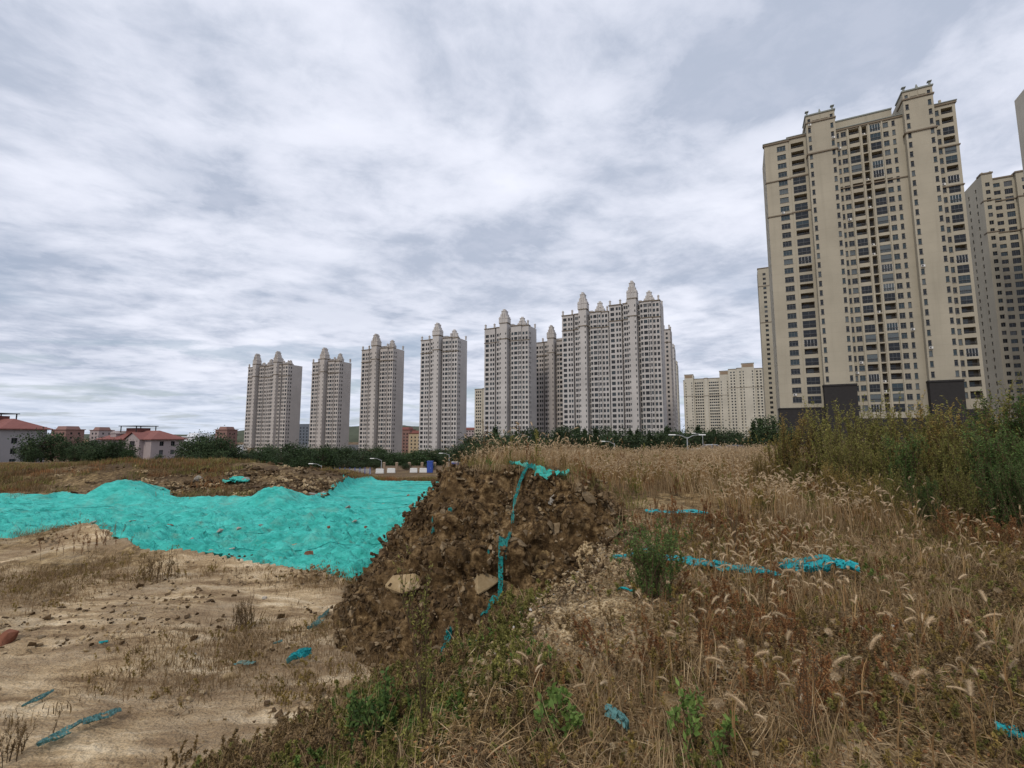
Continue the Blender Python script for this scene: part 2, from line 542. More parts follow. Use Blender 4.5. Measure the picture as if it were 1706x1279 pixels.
# --- ground material: zone colour says which soil lies where (sand / plateau litter / dark soil)
def m_ground():
    t = NT('soil', .95, .15)
    z = t.attr('zone'); sp = t.n('ShaderNodeSeparateColor'); t.l(z.outputs['Color'], sp.inputs[0])
    sand, dark, gravel = sp.outputs
    n1 = t.noise(.55, 6, .62); n2 = t.noise(4.5, 6, .65); n3 = t.noise(30, 4, .6); n4 = t.noise(1.9, 9, .70, stretch=(.34, 1.5, 1))
    litter = t.ramp(n2, [(.36, (.06, .039, .019)), (.47, (.17, .115, .053)), (.57, (.32, .225, .108)), (.68, (.50, .375, .20))])
    sandc = t.ramp(n4, [(.36, (.20, .132, .07)), (.45, (.41, .295, .168)), (.53, (.58, .44, .268)), (.63, (.76, .62, .42))])
    sandc = t.mix(t.mr(n1, .42, .58, .0, .62), sandc, t.mix(n2, (.17, .112, .066), (.29, .205, .125)))
    grav = t.ramp(n3, [(.36, (.20, .135, .068)), (.5, (.44, .32, .175)), (.63, (.68, .545, .345))])
    darkc = t.mix(n2, (.055, .035, .022), (.13, .085, .05))
    c = t.mix(sand, litter, sandc); c = t.mix(gravel, c, grav); c = t.mix(dark, c, darkc)
    vor = t.n('ShaderNodeTexVoronoi'); vor.inputs['Scale'].default_value = 22; t.l(t.pos(), vor.inputs['Vector'])
    c = t.mix(t.mr(vor.outputs['Distance'], .0, .5, .45, 0), c, t.mix(1.0, c, (1.6, 1.55, 1.5), 'MULTIPLY'))
    c = t.mix(t.mr(n3, .35, .5, .45, 0), c, t.mix(1.0, c, (.5, .48, .45), 'MULTIPLY'))
    t.col(c)
    h = t.math('ADD', t.math('MULTIPLY', n3, .5), t.math('MULTIPLY', n2, 1.0))
    h = t.math('SUBTRACT', h, t.math('MULTIPLY', vor.outputs['Distance'], .35))
    t.bump(h, 1.0, .09)
    return t.mat
M['soil'] = m_ground()
def m_bank():
    t = NT('bank_earth', .95, .12)
    n1 = t.noise(.9, 6, .6); n2 = t.noise(7, 7, .68); n3 = t.noise(38, 4, .6)
    c = t.ramp(n2, [(.37, (.016, .009, .004)), (.45, (.075, .045, .020)), (.54, (.165, .105, .048)), (.66, (.36, .25, .13))])
    c = t.mix(t.mr(n1, .42, .62, 0, .65), c, t.mix(n3, (.065, .040, .020), (.145, .093, .044)))
    v = t.n('ShaderNodeTexVoronoi'); v.inputs['Scale'].default_value = 11; t.l(t.pos(), v.inputs['Vector'])
    vv = t.n('ShaderNodeSeparateColor'); t.l(v.outputs['Color'], vv.inputs[0])
    spk = t.math('MULTIPLY', t.mr(vv.outputs[0], .80, .84), t.mr(v.outputs['Distance'], .18, .26, 1, 0))
    c = t.mix(t.math('MULTIPLY', spk, .6), c, (.33, .26, .18))
    t.col(c)
    h = t.math('ADD', t.math('MULTIPLY', n2, 1.0), t.math('MULTIPLY', n3, .45))
    t.bump(h, 1.0, .06)
    return t.mat
M['bank'] = m_bank()

def build_ground():
    fa = np.radians(np.linspace(-64, 64, 760))
    ca = np.radians(np.linspace(64, 296, 60))[1:-1]
    ang = np.concatenate([fa, ca, fa[:1] + 2 * np.pi])
    rr = np.concatenate([np.geomspace(.25, 70, 520), np.geomspace(70, 5000, 90)[1:]])
    A, R = np.meshgrid(ang, rr)
    X, Y = R * np.sin(A), R * np.cos(A)
    Z, s, w, ab = land(X, Y, True)
    far = sstep(60, 140, R)
    det = (1 - far) * (1 - sstep(20, 60, R) * .5)
    Z = Z + det * .030 * (ridge(X * 2.2, Y * 3.6, 3) - .5) * (s < -.5) + det * (.030 * fbm(X * 5, Y * 5, 3) + .014 * fbm(X * 17, Y * 17, 2) + .04 * (ridge(X * .9, Y * 1.9, 2) - .5) * (s < -.5))
    Z = np.where(Y < -3, Z * 1, Z)
    # open country sinks slowly to the plain
    m = bank_mask(X, Y, s, w, ab)
    Z = Z - .40 * sstep(.35, .85, m)
    # zones
    low = sstep(.15, -.15, ab) * (s < 0)
    nn = fbm(X * .35, Y * .35, 4)
    sand = low * (1 - sstep(19, 24, Y)) * sstep(-.5, .15, nn + .30)
    sand = sand + low * sstep(22, 26, Y) * .32 * sstep(-.1, .35, nn) * (1 - far)
    slope = (s < 0) * (1 - low) * (1 - w)
    dark = np.clip(slope * 1.1 * sstep(-.4, .1, nn + .25) + low * sstep(20, 24, Y) * .45 * sstep(.2, -.3, nn) + far * .5, 0, 1)
    gravel = np.exp(-((s - .1) / (.95 + .9 * sstep(7, 8.5, Y))) ** 2) * (s > -.6) * sstep(3.0, 4.2, Y) * (1 - sstep(9.5, 11.5, Y))
    gravel = np.clip(gravel * 1.2 + .55 * sstep(.25, .5, fbm(X * .8, Y * .8 + 40, 3)) * (s > 0) * (Y < 9), 0, 1)
    dark = np.clip(dark + .75 * sstep(.1, .45, fbm(X * .6 + 9, Y * .6, 3)) * (s > .4) * (R < 30), 0, 1)
    pp, _ = segdist([tuple(on_land(1330, 1150)[:2]), tuple(on_land(1385, 1230)[:2]), tuple(on_land(1430, 1300)[:2])], X, Y)
    bare = np.exp(-(pp / .16) ** 2) * (s > 0)
    sand = np.clip(sand + bare, 0, 1); dark = dark * (1 - bare)
    red = sstep(20, 26, Y) * low * (1 - far)
    dark = np.clip(dark + .45 * red * sstep(-.35, .25, fbm(X * .5, Y * .9 + 3, 4)), 0, 1); sand = sand * (1 - .5 * red)
    me = grid_mesh('ground', X, Y, Z, None, [M['soil']], {'zone': np.stack([sand, dark, gravel], -1)})
    tag(link('ground', me), 'uneven waste ground of sand, soil and litter', None, None, 'structure')
build_ground()

def cell3(P, scale):
    """distance to the nearest of scattered points: rounded lumps"""
    Q = P * scale
    b = np.floor(Q).astype(int)
    best = np.full(len(P), 9.0)
    for i in (-1, 0, 1):
        for j in (-1, 0, 1):
            for k in (-1, 0, 1):
                c = b + (i, j, k)
                h = np.stack([_T3[c[:, 0] % 48, c[:, 1] % 48, c[:, 2] % 48], _T3[(c[:, 0] + 13) % 48, (c[:, 1] + 7) % 48, c[:, 2] % 48], _T3[c[:, 0] % 48, (c[:, 1] + 23) % 48, (c[:, 2] + 5) % 48]], -1)
                best = np.minimum(best, np.linalg.norm(c + h - Q, axis=1))
    return best

def build_bank():
    gx, gy = np.arange(-5.4, 3.0, .026), np.arange(4.6, 14.4, .026)
    X, Y = np.meshgrid(gx, gy)
    Z, s, w, ab = land(X, Y, True)
    m = bank_mask(X, Y, s, w, ab)
    dzx, dzy = np.gradient(Z, .026, axis=1), np.gradient(Z, .026, axis=0)
    for _ in range(6):
        for g in (dzx, dzy):
            g[1:-1, 1:-1] = (g[1:-1, 1:-1] * 2 + g[:-2, 1:-1] + g[2:, 1:-1] + g[1:-1, :-2] + g[1:-1, 2:]) / 6
    nrm = np.stack([-dzx, -dzy, np.ones_like(Z)], -1); nrm /= np.linalg.norm(nrm, axis=-1, keepdims=True)
    keep = m > .02
    P = np.stack([X, Y, Z], -1)
    Q = P[keep]
    d = .42 * (.5 - cell3(Q + 1.7, 1.7)) + .34 * (vnoise3(*(Q * 1.5).T) - .5) + .15 * (vnoise3(*(Q * 3.7 + 9).T) - .5) + .06 * (vnoise3(*(Q * 10).T) - .5)
    d += .17 * (.55 - cell3(Q, 3.2)) + .085 * (.5 - cell3(Q + 3.3, 7.5)) + .025 * (.5 - cell3(Q + 7, 19))
    mm = m[keep]
    face = sstep(-.05, .25, -s[keep])
    Q2 = Q + nrm[keep] * (d * (.25 + .75 * face) * sstep(0, .5, mm))[:, None]
    Q2[:, 2] -= .22 * (1 - sstep(0, .45, mm))
    P[keep] = Q2
    me = grid_mesh('earth_bank', P[..., 0], P[..., 1], P[..., 2], keep, [M['bank']])
    o = link('earth_bank', me)
    tag(o, 'steep cut bank of dark brown earth and rubble', None, None, 'structure')
    return o, me
bank, bank_me = build_bank()
from mathutils.bvhtree import BVHTree
BANK_BVH = BVHTree.FromPolygons([v.co for v in bank_me.vertices], [tuple(p.vertices) for p in bank_me.polygons])
def surface(X, Y):
    Z = land(X, Y)
    out = Z.copy()
    for i in np.ndindex(Z.shape):
        h = BANK_BVH.ray_cast(Vector((X[i], Y[i], 5)), Vector((0, 0, -1)))[0]
        if h is not None: out[i] = max(Z[i] - .02, h.z)
    return out
def on_surface(px, py):
    a = on_land(px, py)
    d = Vector(ray(px, py))
    h = BANK_BVH.ray_cast(Vector((0, 0, EYE)), d.normalized())[0]
    return h if h is not None and h.y < a.y + .6 else a

# ------------------------------------------------------------------ green dust net over the hollow
def m_net(name, c1, c2, c3, torn=False):
    t = NT(name, .75, .25)
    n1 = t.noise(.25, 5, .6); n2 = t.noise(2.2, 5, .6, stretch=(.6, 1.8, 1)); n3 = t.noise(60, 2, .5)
    c = t.ramp(n2, [(.3, c1), (.5, c2), (.72, c3)])  # stretched dark and light tones put the shade of folds into the net colour
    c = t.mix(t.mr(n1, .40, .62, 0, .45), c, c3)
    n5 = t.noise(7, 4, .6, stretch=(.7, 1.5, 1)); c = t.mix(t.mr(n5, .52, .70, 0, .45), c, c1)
    dust = t.noise(.8, 6, .65)
    c = t.mix(t.mr(dust, .54, .74, 0, .45), c, (.26, .38, .30))
    soil = t.noise(1.1, 7, .66, stretch=(.8, 1.6, 1)); c = t.mix(t.mr(soil, .60, .72, 0, .55), c, (.27, .25, .17))
    t.col(c)
    cre = t.math('ABSOLUTE', t.math('SUBTRACT', t.noise(1.3, 5, .6, stretch=(.55, 1.5, 1), dist=.4), .5), 0)
    cre2 = t.math('ABSOLUTE', t.math('SUBTRACT', t.noise(4.5, 4, .6, stretch=(.7, 1.4, 1), dist=.4), .5), 0)
    hh = t.math('ADD', t.math('MULTIPLY', t.math('MINIMUM', cre, .10), -4.0), t.math('MULTIPLY', t.math('MINIMUM', cre2, .10), -1.6))
    t.bump(t.math('ADD', hh, t.math('MULTIPLY', n3, .05)), .8, .13)
    # woven mesh: a little light comes through
    tr = t.n('ShaderNodeBsdfTranslucent'); t.l(c, tr.inputs['Color'])
    mx = t.n('ShaderNodeMixShader'); mx.inputs[0].default_value = .12
    t.l(t.b.outputs[0], mx.inputs[1]); t.l(tr.outputs[0], mx.inputs[2])
    last = mx.outputs[0]
    if torn:
        hole = t.math('LESS_THAN', t.noise(26, 3, .7, stretch=(1, 1.7, 1)), .44)
        tp = t.n('ShaderNodeBsdfTransparent'); m2 = t.n('ShaderNodeMixShader')
        t.l(hole, m2.inputs[0]); t.l(last, m2.inputs[1]); t.l(tp.outputs[0], m2.inputs[2]); last = m2.outputs[0]
    else:
        # rips where the soil shows
        hole = t.math('LESS_THAN', t.noise(1.7, 6, .62, stretch=(.5, 1.2, 1)), .285)
        tp = t.n('ShaderNodeBsdfTransparent'); m2 = t.n('ShaderNodeMixShader')
        t.l(hole, m2.inputs[0]); t.l(last, m2.inputs[1]); t.l(tp.outputs[0], m2.inputs[2]); last = m2.outputs[0]
    t.l(last, t.nt.nodes['Material Output'].inputs['Surface'])
    return t.mat
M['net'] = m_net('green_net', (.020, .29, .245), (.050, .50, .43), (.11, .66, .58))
M['netdark'] = m_net('shaded_dirty_net', (.008, .13, .125), (.014, .22, .21), (.02, .32, .31), True)  # darker copy of the net: dirt, and shade put into the colour
M['netblue'] = m_net('blue_green_net', (.012, .24, .27), (.02, .38, .42), (.05, .50, .54), True)
M['netfaded'] = m_net('faded_dusty_net', (.05, .15, .15), (.10, .24, .235), (.17, .33, .32), True)
M['cord'] = m_plain('dark_green_cord', (.015, .22, .20), .8, .2, .2, 5)

def net_z(x, y):
    z = lowland(x, y)
    d, _ = segdist(NET, x, y, True)
    a = math.radians(12)
    u, v = x * math.cos(a) + y * math.sin(a), -x * math.sin(a) + y * math.cos(a)
    near = 1 - .75 * sstep(17, 33, y)
    wr = near * 1.9 * (.20 * (ridge(u * .5, v * 1.1, 3) ** 2 - .3) + .20 * (ridge(u * 1.0 + 4, v * 2.4, 2) ** 3 - .25) + .10 * (ridge(u * 2.6, v * 4.6 + 3, 2) ** 2 - .3)) + .02 * fbm(x * 6, y * 6, 2)
    lump = .10 * near * sstep(.1, .6, fbm(x * .5 + 2, y * .6 + 6, 3))
    # lengthwise laps where two widths of netting meet
    sm = np.abs(((v + .35 * fbm(u * .15, v * .1, 2)) / 3.1) % 1 - .5) * 3.1
    lap = .035 * np.exp(-(sm / .07) ** 2)
    tuck = .20 * (1 - sstep(0, .45, d)) * (y < 22)
    return z + .13 + (wr + lump) * (.35 + .65 * sstep(0, .8, d)) + lap - tuck, sm, u, v
def build_net():
    def axis(a, b, f):
        r = [a]
        while r[-1] < b: r.append(r[-1] + f(r[-1]))
        return np.array(r)
    gy = axis(11.3, 44, lambda y: .05 + .0035 * (y - 11))
    gx = axis(-36, -1.8, lambda x: .10 if x < -14 else .075)
    X, Y = np.meshgrid(gx, gy)
    Z, sm, u, v = net_z(X, Y)
    ins = inside(NET, X + .14 * fbm(X * 1.3, Y * 1.3, 3), Y - .12 + .16 * fbm(X * 2.2 + 9, Y * 2.2, 3))
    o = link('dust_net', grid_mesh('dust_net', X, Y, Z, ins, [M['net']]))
    tag(o, 'large turquoise green dust net spread over the hollow left of the earth bank', 'dust net')
    # stitched cords along the laps
    a = math.radians(12)
    for k in range(-2, 16):
        v0 = (k + .5) * 3.1
        pts = []
        runs = []
        for uu in np.arange(-34, 10, .45):
            vv = v0 - .35 * float(fbm(np.array([uu * .15]), np.array([v0 * .1]), 2)[0])
            x, y = uu * math.cos(a) - vv * math.sin(a), uu * math.sin(a) + vv * math.cos(a)
            if y > 11.5 and inside(NET, np.array([x]), np.array([y]))[0]:
                pts.append((x, y, float(net_z(np.array([x]), np.array([y]))[0][0]) + .03))
            else:
                if len(pts) > 8: runs.append(pts)
                pts = []
        if len(pts) > 8: runs.append(pts)
        rs = random.Random(k + 50)
        cut = []
        for r in runs:
            i = rs.randrange(0, 12)
            while i < len(r) - 8:
                n = rs.randrange(10, 26); cut.append(r[i:i + n]); i += n + rs.randrange(6, 30)
        for r in cut:
            if len(r) < 4: continue
            mb = MB(); mb.tube(r, .012, 4); mb.build('seam_cord', M['cord'], o)
    return o
net = build_net()
# ------------------------------------------------------------------ buildings
FH = 2.9
ROT = -math.atan2(.435, .9)

class Tower:
    """walls with real openings; local x runs along the front, local y goes back, z up from the ground"""
    def __init__(s, name, label, group, loc, rz=ROT, wall='stonegrey', cat='tower block'):
        s.root = empty(name, loc, rz); tag(s.root, label, cat, group)
        s.wallm = M[wall]; s.w, s.g, s.spots = MB(), MB(), []
        s.k = 0
    def facade(s, p0, p1, z0, z1, cols=(), floors=(), depth=.22):
        p0, p1 = Vector((p0[0], p0[1], 0)), Vector((p1[0], p1[1], 0))
        L = (p1 - p0).length; u = (p1 - p0) / L; n = Vector((u.y, -u.x, 0))
        def P(a, z, d=0.0):
            q = p0 + u * a - n * d
            return (q.x, q.y, z)
        def Q(mb, a, b, za, zb, d=0.0, m=0):
            if b - a > 1e-4 and zb - za > 1e-4: mb.face([P(a, za, d), P(b, za, d), P(b, zb, d), P(a, zb, d)], m)
        x = 0.0
        for (a, b, sill, head, kind) in sorted(cols):
            Q(s.w, x, a, z0, z1); x = b
            zp = z0
            dp = {'w': depth, 'o': depth, 'b': 1.5, 'r': 1.8}[kind]
            for zf in floors:
                zb, zt = zf + sill, zf + head
                if zb < zp or zt > z1 - .05: continue
                Q(s.w, a, b, zp, zb); zp = zt
                s.w.face([P(a, zb), P(a, zb, dp), P(a, zt, dp), P(a, zt)]); s.w.face([P(b, zb, dp), P(b, zb), P(b, zt), P(b, zt, dp)])
                s.w.face([P(a, zb), P(b, zb), P(b, zb, dp), P(a, zb, dp)]); s.w.face([P(a, zt, dp), P(b, zt, dp), P(b, zt), P(a, zt)])
                if kind == 'w':
                    Q(s.g, a, b, zb, zt, dp, 0)
                    f = .07
                    Q(s.g, (a + b) / 2 - f * .6, (a + b) / 2 + f * .6, zb + .02, zt - .02, dp - .04, 1)
                    Q(s.g, a + .01, b - .01, zb + .01, zb + f, dp - .05, 1); Q(s.g, a + .01, b - .01, zt - f, zt - .01, dp - .05, 1)
                    if b - a > 1.9:
                        for fx in (.25, .75): Q(s.g, a + (b - a) * fx - .03, a + (b - a) * fx + .03, zb + .02, zt - .02, dp - .045, 1)
                elif kind in 'br':
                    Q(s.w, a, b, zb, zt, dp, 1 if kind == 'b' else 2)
                if kind in 'obr':
                    s.spots.append((kind, P(a, zb, dp if kind == 'o' else 0.0), b - a, zt - zb, math.atan2(u.y, u.x), zf))
            Q(s.w, a, b, zp, z1)
        Q(s.w, x, L, z0, z1)
    def block(s, x0, x1, d, D, z0, z1, cols=(), floors=(), right=(), left=(), depth=.22):
        """one bay: front at y=-d, back at y=D"""
        s.facade((x0, -d), (x1, -d), z0, z1, cols, floors, depth)
        s.facade((x1, -d), (x1, D), z0, z1, right, floors, depth)
        s.facade((x0, D), (x0, -d), z0, z1, left, floors, depth)
        s.facade((x1, D), (x0, D), z0, z1)
        s.w.face([(x0, -d, z1), (x1, -d, z1), (x1, D, z1), (x0, D, z1)], 2)
    def band(s, x0, x1, d, D, z, h=.45, out=.28, mat='band', name='cornice'):
        s.k += 1
        o = out + .006 * s.k % .05; z += .004 * (s.k % 9)
        mb = MB(); mb.box(x0 - o, x1 + o, -d - o, D + o, z, z + h)
        return mb.build(name, M[mat], s.root)
    def finish(s):
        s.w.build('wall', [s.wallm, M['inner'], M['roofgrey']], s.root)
        if s.g.f:
            tag(s.g.build('window', [M['glass'], M['frame']], s.root), kind='stuff')
        return s.root

def stepped_crown(t, cx, y0, y1, z, w, h, name='stepped_crown'):
    """art-deco gable: shoulders, then set-backs to a blunt top"""
    mb = MB()
    prof = [(1.24, 0, .34), (.86, .34, .64), (.60, .64, .88), (.30, .88, 1.0)]
    for i, (f, a, b) in enumerate(prof):
        hw = w * f / 2
        mb.frustum(cx - hw, cx + hw, y0 + .25 * i, y1 - .25 * i, z + h * a - .02 * (i > 0), z + h * b, .04)
        if i in (0, 2): mb.box(cx - hw - .12, cx + hw + .12, y0 + .25 * i - .12, y1 - .25 * i + .12, z + h * b - .3, z + h * b + .02)
    for sx in (-1, 1): mb.frustum(cx + sx * w * .50 - w * .12, cx + sx * w * .50 + w * .10, y0 + .3, y1 - .3, z + h * .30, z + h * .46, .08)
    for fx in (-.16, .16):
        mb.box(cx + fx * w - .14, cx + fx * w + .14, y0 - .16, y0 + .2, z + .2, z + h * .70)
    o = mb.build(name, t.wallm, t.root)
    return o
def roof_post(t, x, y, z, h=2.7, w=.42):
    mb = MB()
    mb.box(x - w, x + w, y - w, y + w, z, z + h * .72)
    mb.box(x - w * 1.35, x + w * 1.35, y - w * 1.35, y + w * 1.35, z + h * .72, z + h * .80)
    mb.frustum(x - w * .75, x + w * .75, y - w * .75, y + w * .75, z + h * .80, z + h, w * .4)
    return mb.build('roof_post', t.wallm, t.root)

W1 = (.85, 2.35)      # sill and head of a common window

def deco_unit(t, x0, W, D, H, mirror=False, d0=0.0, crown=9.5, small=True, n0=0):
    """one stair of the art-deco towers: wing, recess, pier with a stepped crown, windowed half"""
    fl = [1.2 + FH * i for i in range(int((H - 1.5) / FH))]
    def X(a): return x0 + (W - a if mirror else a)
    def blk(a, b, d, dd, z1, cols, side=None):
        A, B = sorted((X(a), X(b)))
        cc = []
        for (c0, c1, *r) in cols:
            p, q = sorted((X(c0) - A, X(c1) - A)); cc.append((p, q, *r))
        t.block(A, B, d, dd, 0, z1, cc, fl, right=side or ())
        return A, B
    f = W / 29.0
    bands = []
    endcol = [(.8, 1.6, .9, 2.2, 'w'), (2.6, 3.6, .85, 2.3, 'w')]
    A, B = blk(0, 7.2 * f, .6 + d0, D, H, [(.8 * f, 3.0 * f, .65, 2.45, 'w'), (4.0 * f, 5.2 * f, .75, 2.4, 'w'), (5.7 * f, 6.8 * f, .75, 2.4, 'w')], endcol if mirror else None)
    bands.append((A, B, .6 + d0))
    blk(7.2 * f, 8.4 * f, -1.6 + d0, D - .3, H - .4, [(.15 * f + 7.2 * f, 8.2 * f, .5, 2.5, 'w')])
    A, B = blk(8.4 * f, 11.6 * f, 1.2 + d0, D - .2, H, [(8.8 * f, 9.9 * f, .7, 2.4, 'w'), (10.2 * f, 11.2 * f, .7, 2.4, 'w')])
    bands.append((A, B, 1.2 + d0))
    A, B = blk(11.6 * f, 16.4 * f, 3.3 + d0, D - .4, H + 2.2, [(11.9 * f, 12.5 * f, .9, 2.2, 'w'), (15.4 * f, 16.0 * f, .9, 2.2, 'w')])
    bands.append((A, B, 3.3 + d0))
    stepped_crown(t, (A + B) / 2, -3.3 - d0 + .05, -3.3 - d0 + 4.4, H + 2.2, (B - A) * .98, crown * .88)
    pz = MB(); pz.box(A - .25, B + .25, -3.3 - d0 - .25, -3.3 - d0 + 2.5, 0, 6.2); pz.build('base_course', M['brownbase'], t.root)
    blk(16.4 * f, 18.0 * f, -1.2 + d0, D - .3, H - .3, [(16.7 * f, 17.8 * f, .3, 2.5, 'w')])
    A, B = blk(18.0 * f, 24.6 * f, .9 + d0, D - .1, H, [(18.3 * f, 19.5 * f, .7, 2.4, 'w'), (20.1 * f, 22.1 * f, .65, 2.45, 'w'), (22.5 * f, 23.1 * f, .3, 2.6, 'w'), (23.4 * f, 24.4 * f, .7, 2.4, 'w')])
    bands.append((A, B, .9 + d0))
    A, B = blk(24.6 * f, W, .1 + d0, D - .25, H - .2, [(25.1 * f, 26.4 * f, .7, 2.4, 'w'), (27.1 * f, 28.4 * f, .7, 2.4, 'w')], None if mirror else endcol)
    bands.append((A, B, .1 + d0))
    if small:
        c = X(22.0 * f)
        stepped_crown(t, c, D * .45, D * .45 + 2.6, H + .2, 4.4, crown * .72)
        c = X(9.5 * f)
        stepped_crown(t, c, D * .5, D * .5 + 2.2, H, 3.0, crown * .5)
    for (A, B, d) in bands:
        big = d > 3
        if not big: t.band(A, B, d, 2.0, H - .1 if d > .3 else H - .3, .5)
        t.band(A, B, d, 1.5, H - 8.9 + (1.2 if big else 0), .42, .2)
        if big: t.band(A, B, d, 1.5, H + 1.7, .45, .2)
        elif d != 1.2 + d0: t.band(A, B, d, .5, 6.0, .35, .18)
    for a, b in ((.5, -.6 - d0 + .5), (6.6 * f, -.6 - d0 + .5), (24.2 * f, -.9 - d0 + .5), (W - .6, -.1 - d0 + .5), (W - .6, D - 1), (18.6 * f, D - 1.2)):
        roof_post(t, X(a), b, H + .35, 2.9)
    # lift house on the roof
    lb = MB(); lb.box(X(13) - 3, X(13) + 3, D * .55, D * .55 + 4, H - .1, H + 3.4); lb.build('lift_house', t.wallm, t.root)

def place(px, depth, zbase):
    p = at(px, 726, depth)
    return (p.x, p.y, zbase)
DG = 'grey art-deco towers in a row beyond the trees'
def deco(px_left, depth, roof_py, W, D, label, wall, units=1, base=-14.0, crown=9.5, mirror=False, d2=(0, 0)):
    loc = place(px_left, depth, base)
    H = at(px_left, roof_py, depth).z - base
    t = Tower('apartment_tower', label, DG, loc, ROT, wall)
    if units == 1: deco_unit(t, 0, W, D, H, mirror, 0, crown)
    else:
        deco_unit(t, 0, W * .5 - .35, D, H - d2[0], False, 0, crown)
        g = MB(); g.box(W * .5 - .5, W * .5 + .5, 2.5, D - 1, 0, H - 1 - max(d2)); g.build('joint_wall', M['plinth'], t.root)
        deco_unit(t, W * .5 + .35, W * .5 - .35, D, H - d2[1], mirror, .3, crown)
    return t.finish()

# big khaki tower on the right -------------------------------------------------
def balcony_protos():
    """fittings of the openings in the khaki towers, cached by size"""
    cache = {}
    def window(w, h):
        k = ('w', round(w, 2), round(h, 2))
        if k not in cache:
            fr, gl = MB(), MB()
            b = .07
            for (x0, x1, z0, z1) in ((0, b, 0, h), (w - b, w, 0, h), (b, w - b, 0, b), (b, w - b, h - b, h)): fr.box(x0, x1, -.05, .03, z0, z1)
            nm = 1 if w < 1.5 else 2
            if w > .8:
                for i in range(nm): xx = w * (i + 1) / (nm + 1); fr.box(xx - .035, xx + .035, -.045, .02, b, h - b)
            fr.box(b, w - b, -.04, .015, h * .68, h * .68 + .05)
            fr.box(-.06, w + .06, -.34, -.05, -.10, -.01)
            gl.face([(b, 0, b), (w - b, 0, b), (w - b, 0, h - b), (b, 0, h - b)])
            cache[k] = (fr.mesh('window', M['frame']), gl.mesh('pane', M['glass_obj']))
        return cache[k]
    def glazed(w, h, v):
        k = ('g', round(w, 2), round(h, 2), v)
        if k not in cache:
            fr, gl, ra = MB(), MB(), MB()
            b = .06
            for (x0, x1, z0, z1) in ((0, b, 0, h), (w - b, w, 0, h), (b, w - b, 0, b), (b, w - b, h - b, h)): fr.box(x0, x1, .06, .16, z0, z1)
            n = (3, 4, 2)[v]
            for i in range(1, n): fr.box(w * i / n - .03, w * i / n + .03, .07, .15, b, h - b)
            fr.box(b, w - b, .075, .145, h * (.42, .36, .5)[v], h * (.42, .36, .5)[v] + .06)
            gl.face([(b, .11, b), (w - b, .11, b), (w - b, .11, h - b), (b, .11, h - b)])
            ra.box(.02, w - .02, -.03, .05, .85, .92)
            for i in range(int(w / .14)): ra.box(.05 + i * .14, .065 + i * .14, -.01, .02, 0, .86)
            cache[k] = (fr.mesh('balcony', M['frame' if v != 1 else 'white']), gl.mesh('glazing', M['glass_obj']), ra.mesh('railing', M['frame_dark']))
        return cache[k]
    def opened(w, h, v):
        k = ('o', round(w, 2), round(h, 2), v)
        if k not in cache:
            fr, gl, ra = MB(), MB(), MB()
            fr.box(0, w, .02, .14, 0, .55 if v else .28)                # low parapet
            ra.box(.02, w - .02, .03, .10, 1.02, 1.09)
            for i in range(int(w / .13)): ra.box(.04 + i * .13, .06 + i * .13, .05, .08, .28, 1.03)
            gl.face([(w * .12, 1.46, .05), (w * .62, 1.46, .05), (w * .62, 1.46, h * .86), (w * .12, 1.46, h * .86)])
            if v == 2: fr.box(w * .66, w * .96, .5, .9, .1, .72)         # stored box or washing machine
            cache[k] = (fr.mesh('balcony', M['khaki']), gl.mesh('door', M['glass_obj']), ra.mesh('railing', M['frame_dark']))
        return cache[k]
    return window, glazed, opened
WIN, GLZ, OPN = balcony_protos()
AC = MB(); AC.box(0, .85, -.36, 0, 0, .6); AC.box(.08, .5, -.375, -.36, .08, .52, 1)
AC_ME = AC.mesh('air_conditioner', [M['white'], M['frame_dark']])

def fit(t, root, limit=300):
    """hang windows and balconies into the openings; the largest single ones as parts, the remainder joined"""
    rnd = random.Random(11)
    nw = 0
    rest = MB(); rest_g = MB()
    for kind, p, w, h, rz, zf in sorted(t.spots, key=lambda q: -q[2] * q[3]):
        if kind == 'o':
            nw += 1
            if nw <= limit:
                a, b = WIN(w, h)
                o = link('window', a, root, p, (0, 0, rz)); link('pane', b, o)
            else:
                a, b = WIN(w, h)
                mt = Matrix.Translation(p) @ Matrix.Rotation(rz, 4, 'Z')
                for me, k in ((a, 1), (b, 0)):
                    n = len(rest.v); rest.v.extend([tuple(mt @ v.co) for v in me.vertices])
                    for f in me.polygons: rest.f.append(tuple(n + i for i in f.vertices)); rest.m.append(k)
            if rnd.random() < .03:
                u = Vector((math.cos(rz), math.sin(rz), 0))
                link('air_conditioner', AC_ME, root, Vector(p) + u * (w * .1) + Vector((u.y, -u.x, 0)) * .24 + Vector((0, 0, -.85)), (0, 0, rz))
        elif kind == 'b':
            if rnd.random() < .52:
                a, b, c = GLZ(w, h, rnd.randrange(3)); nm = 'glazing'
            else:
                a, b, c = OPN(w, h, rnd.randrange(3)); nm = 'door'
            o = link('balcony', a, root, p, (0, 0, rz)); link(nm, b, o); link('railing', c, o)
        elif kind == 'r':
            if rnd.random() < .3:
                link('air_conditioner', AC_ME, root, Vector(p) + Vector((math.cos(rz), math.sin(rz), 0)) * .1 + Vector((0, .9, .05)), (0, 0, rz))
    if rest.f: tag(rest.build('window', [M['glass'], M['frame']], root), kind='stuff')

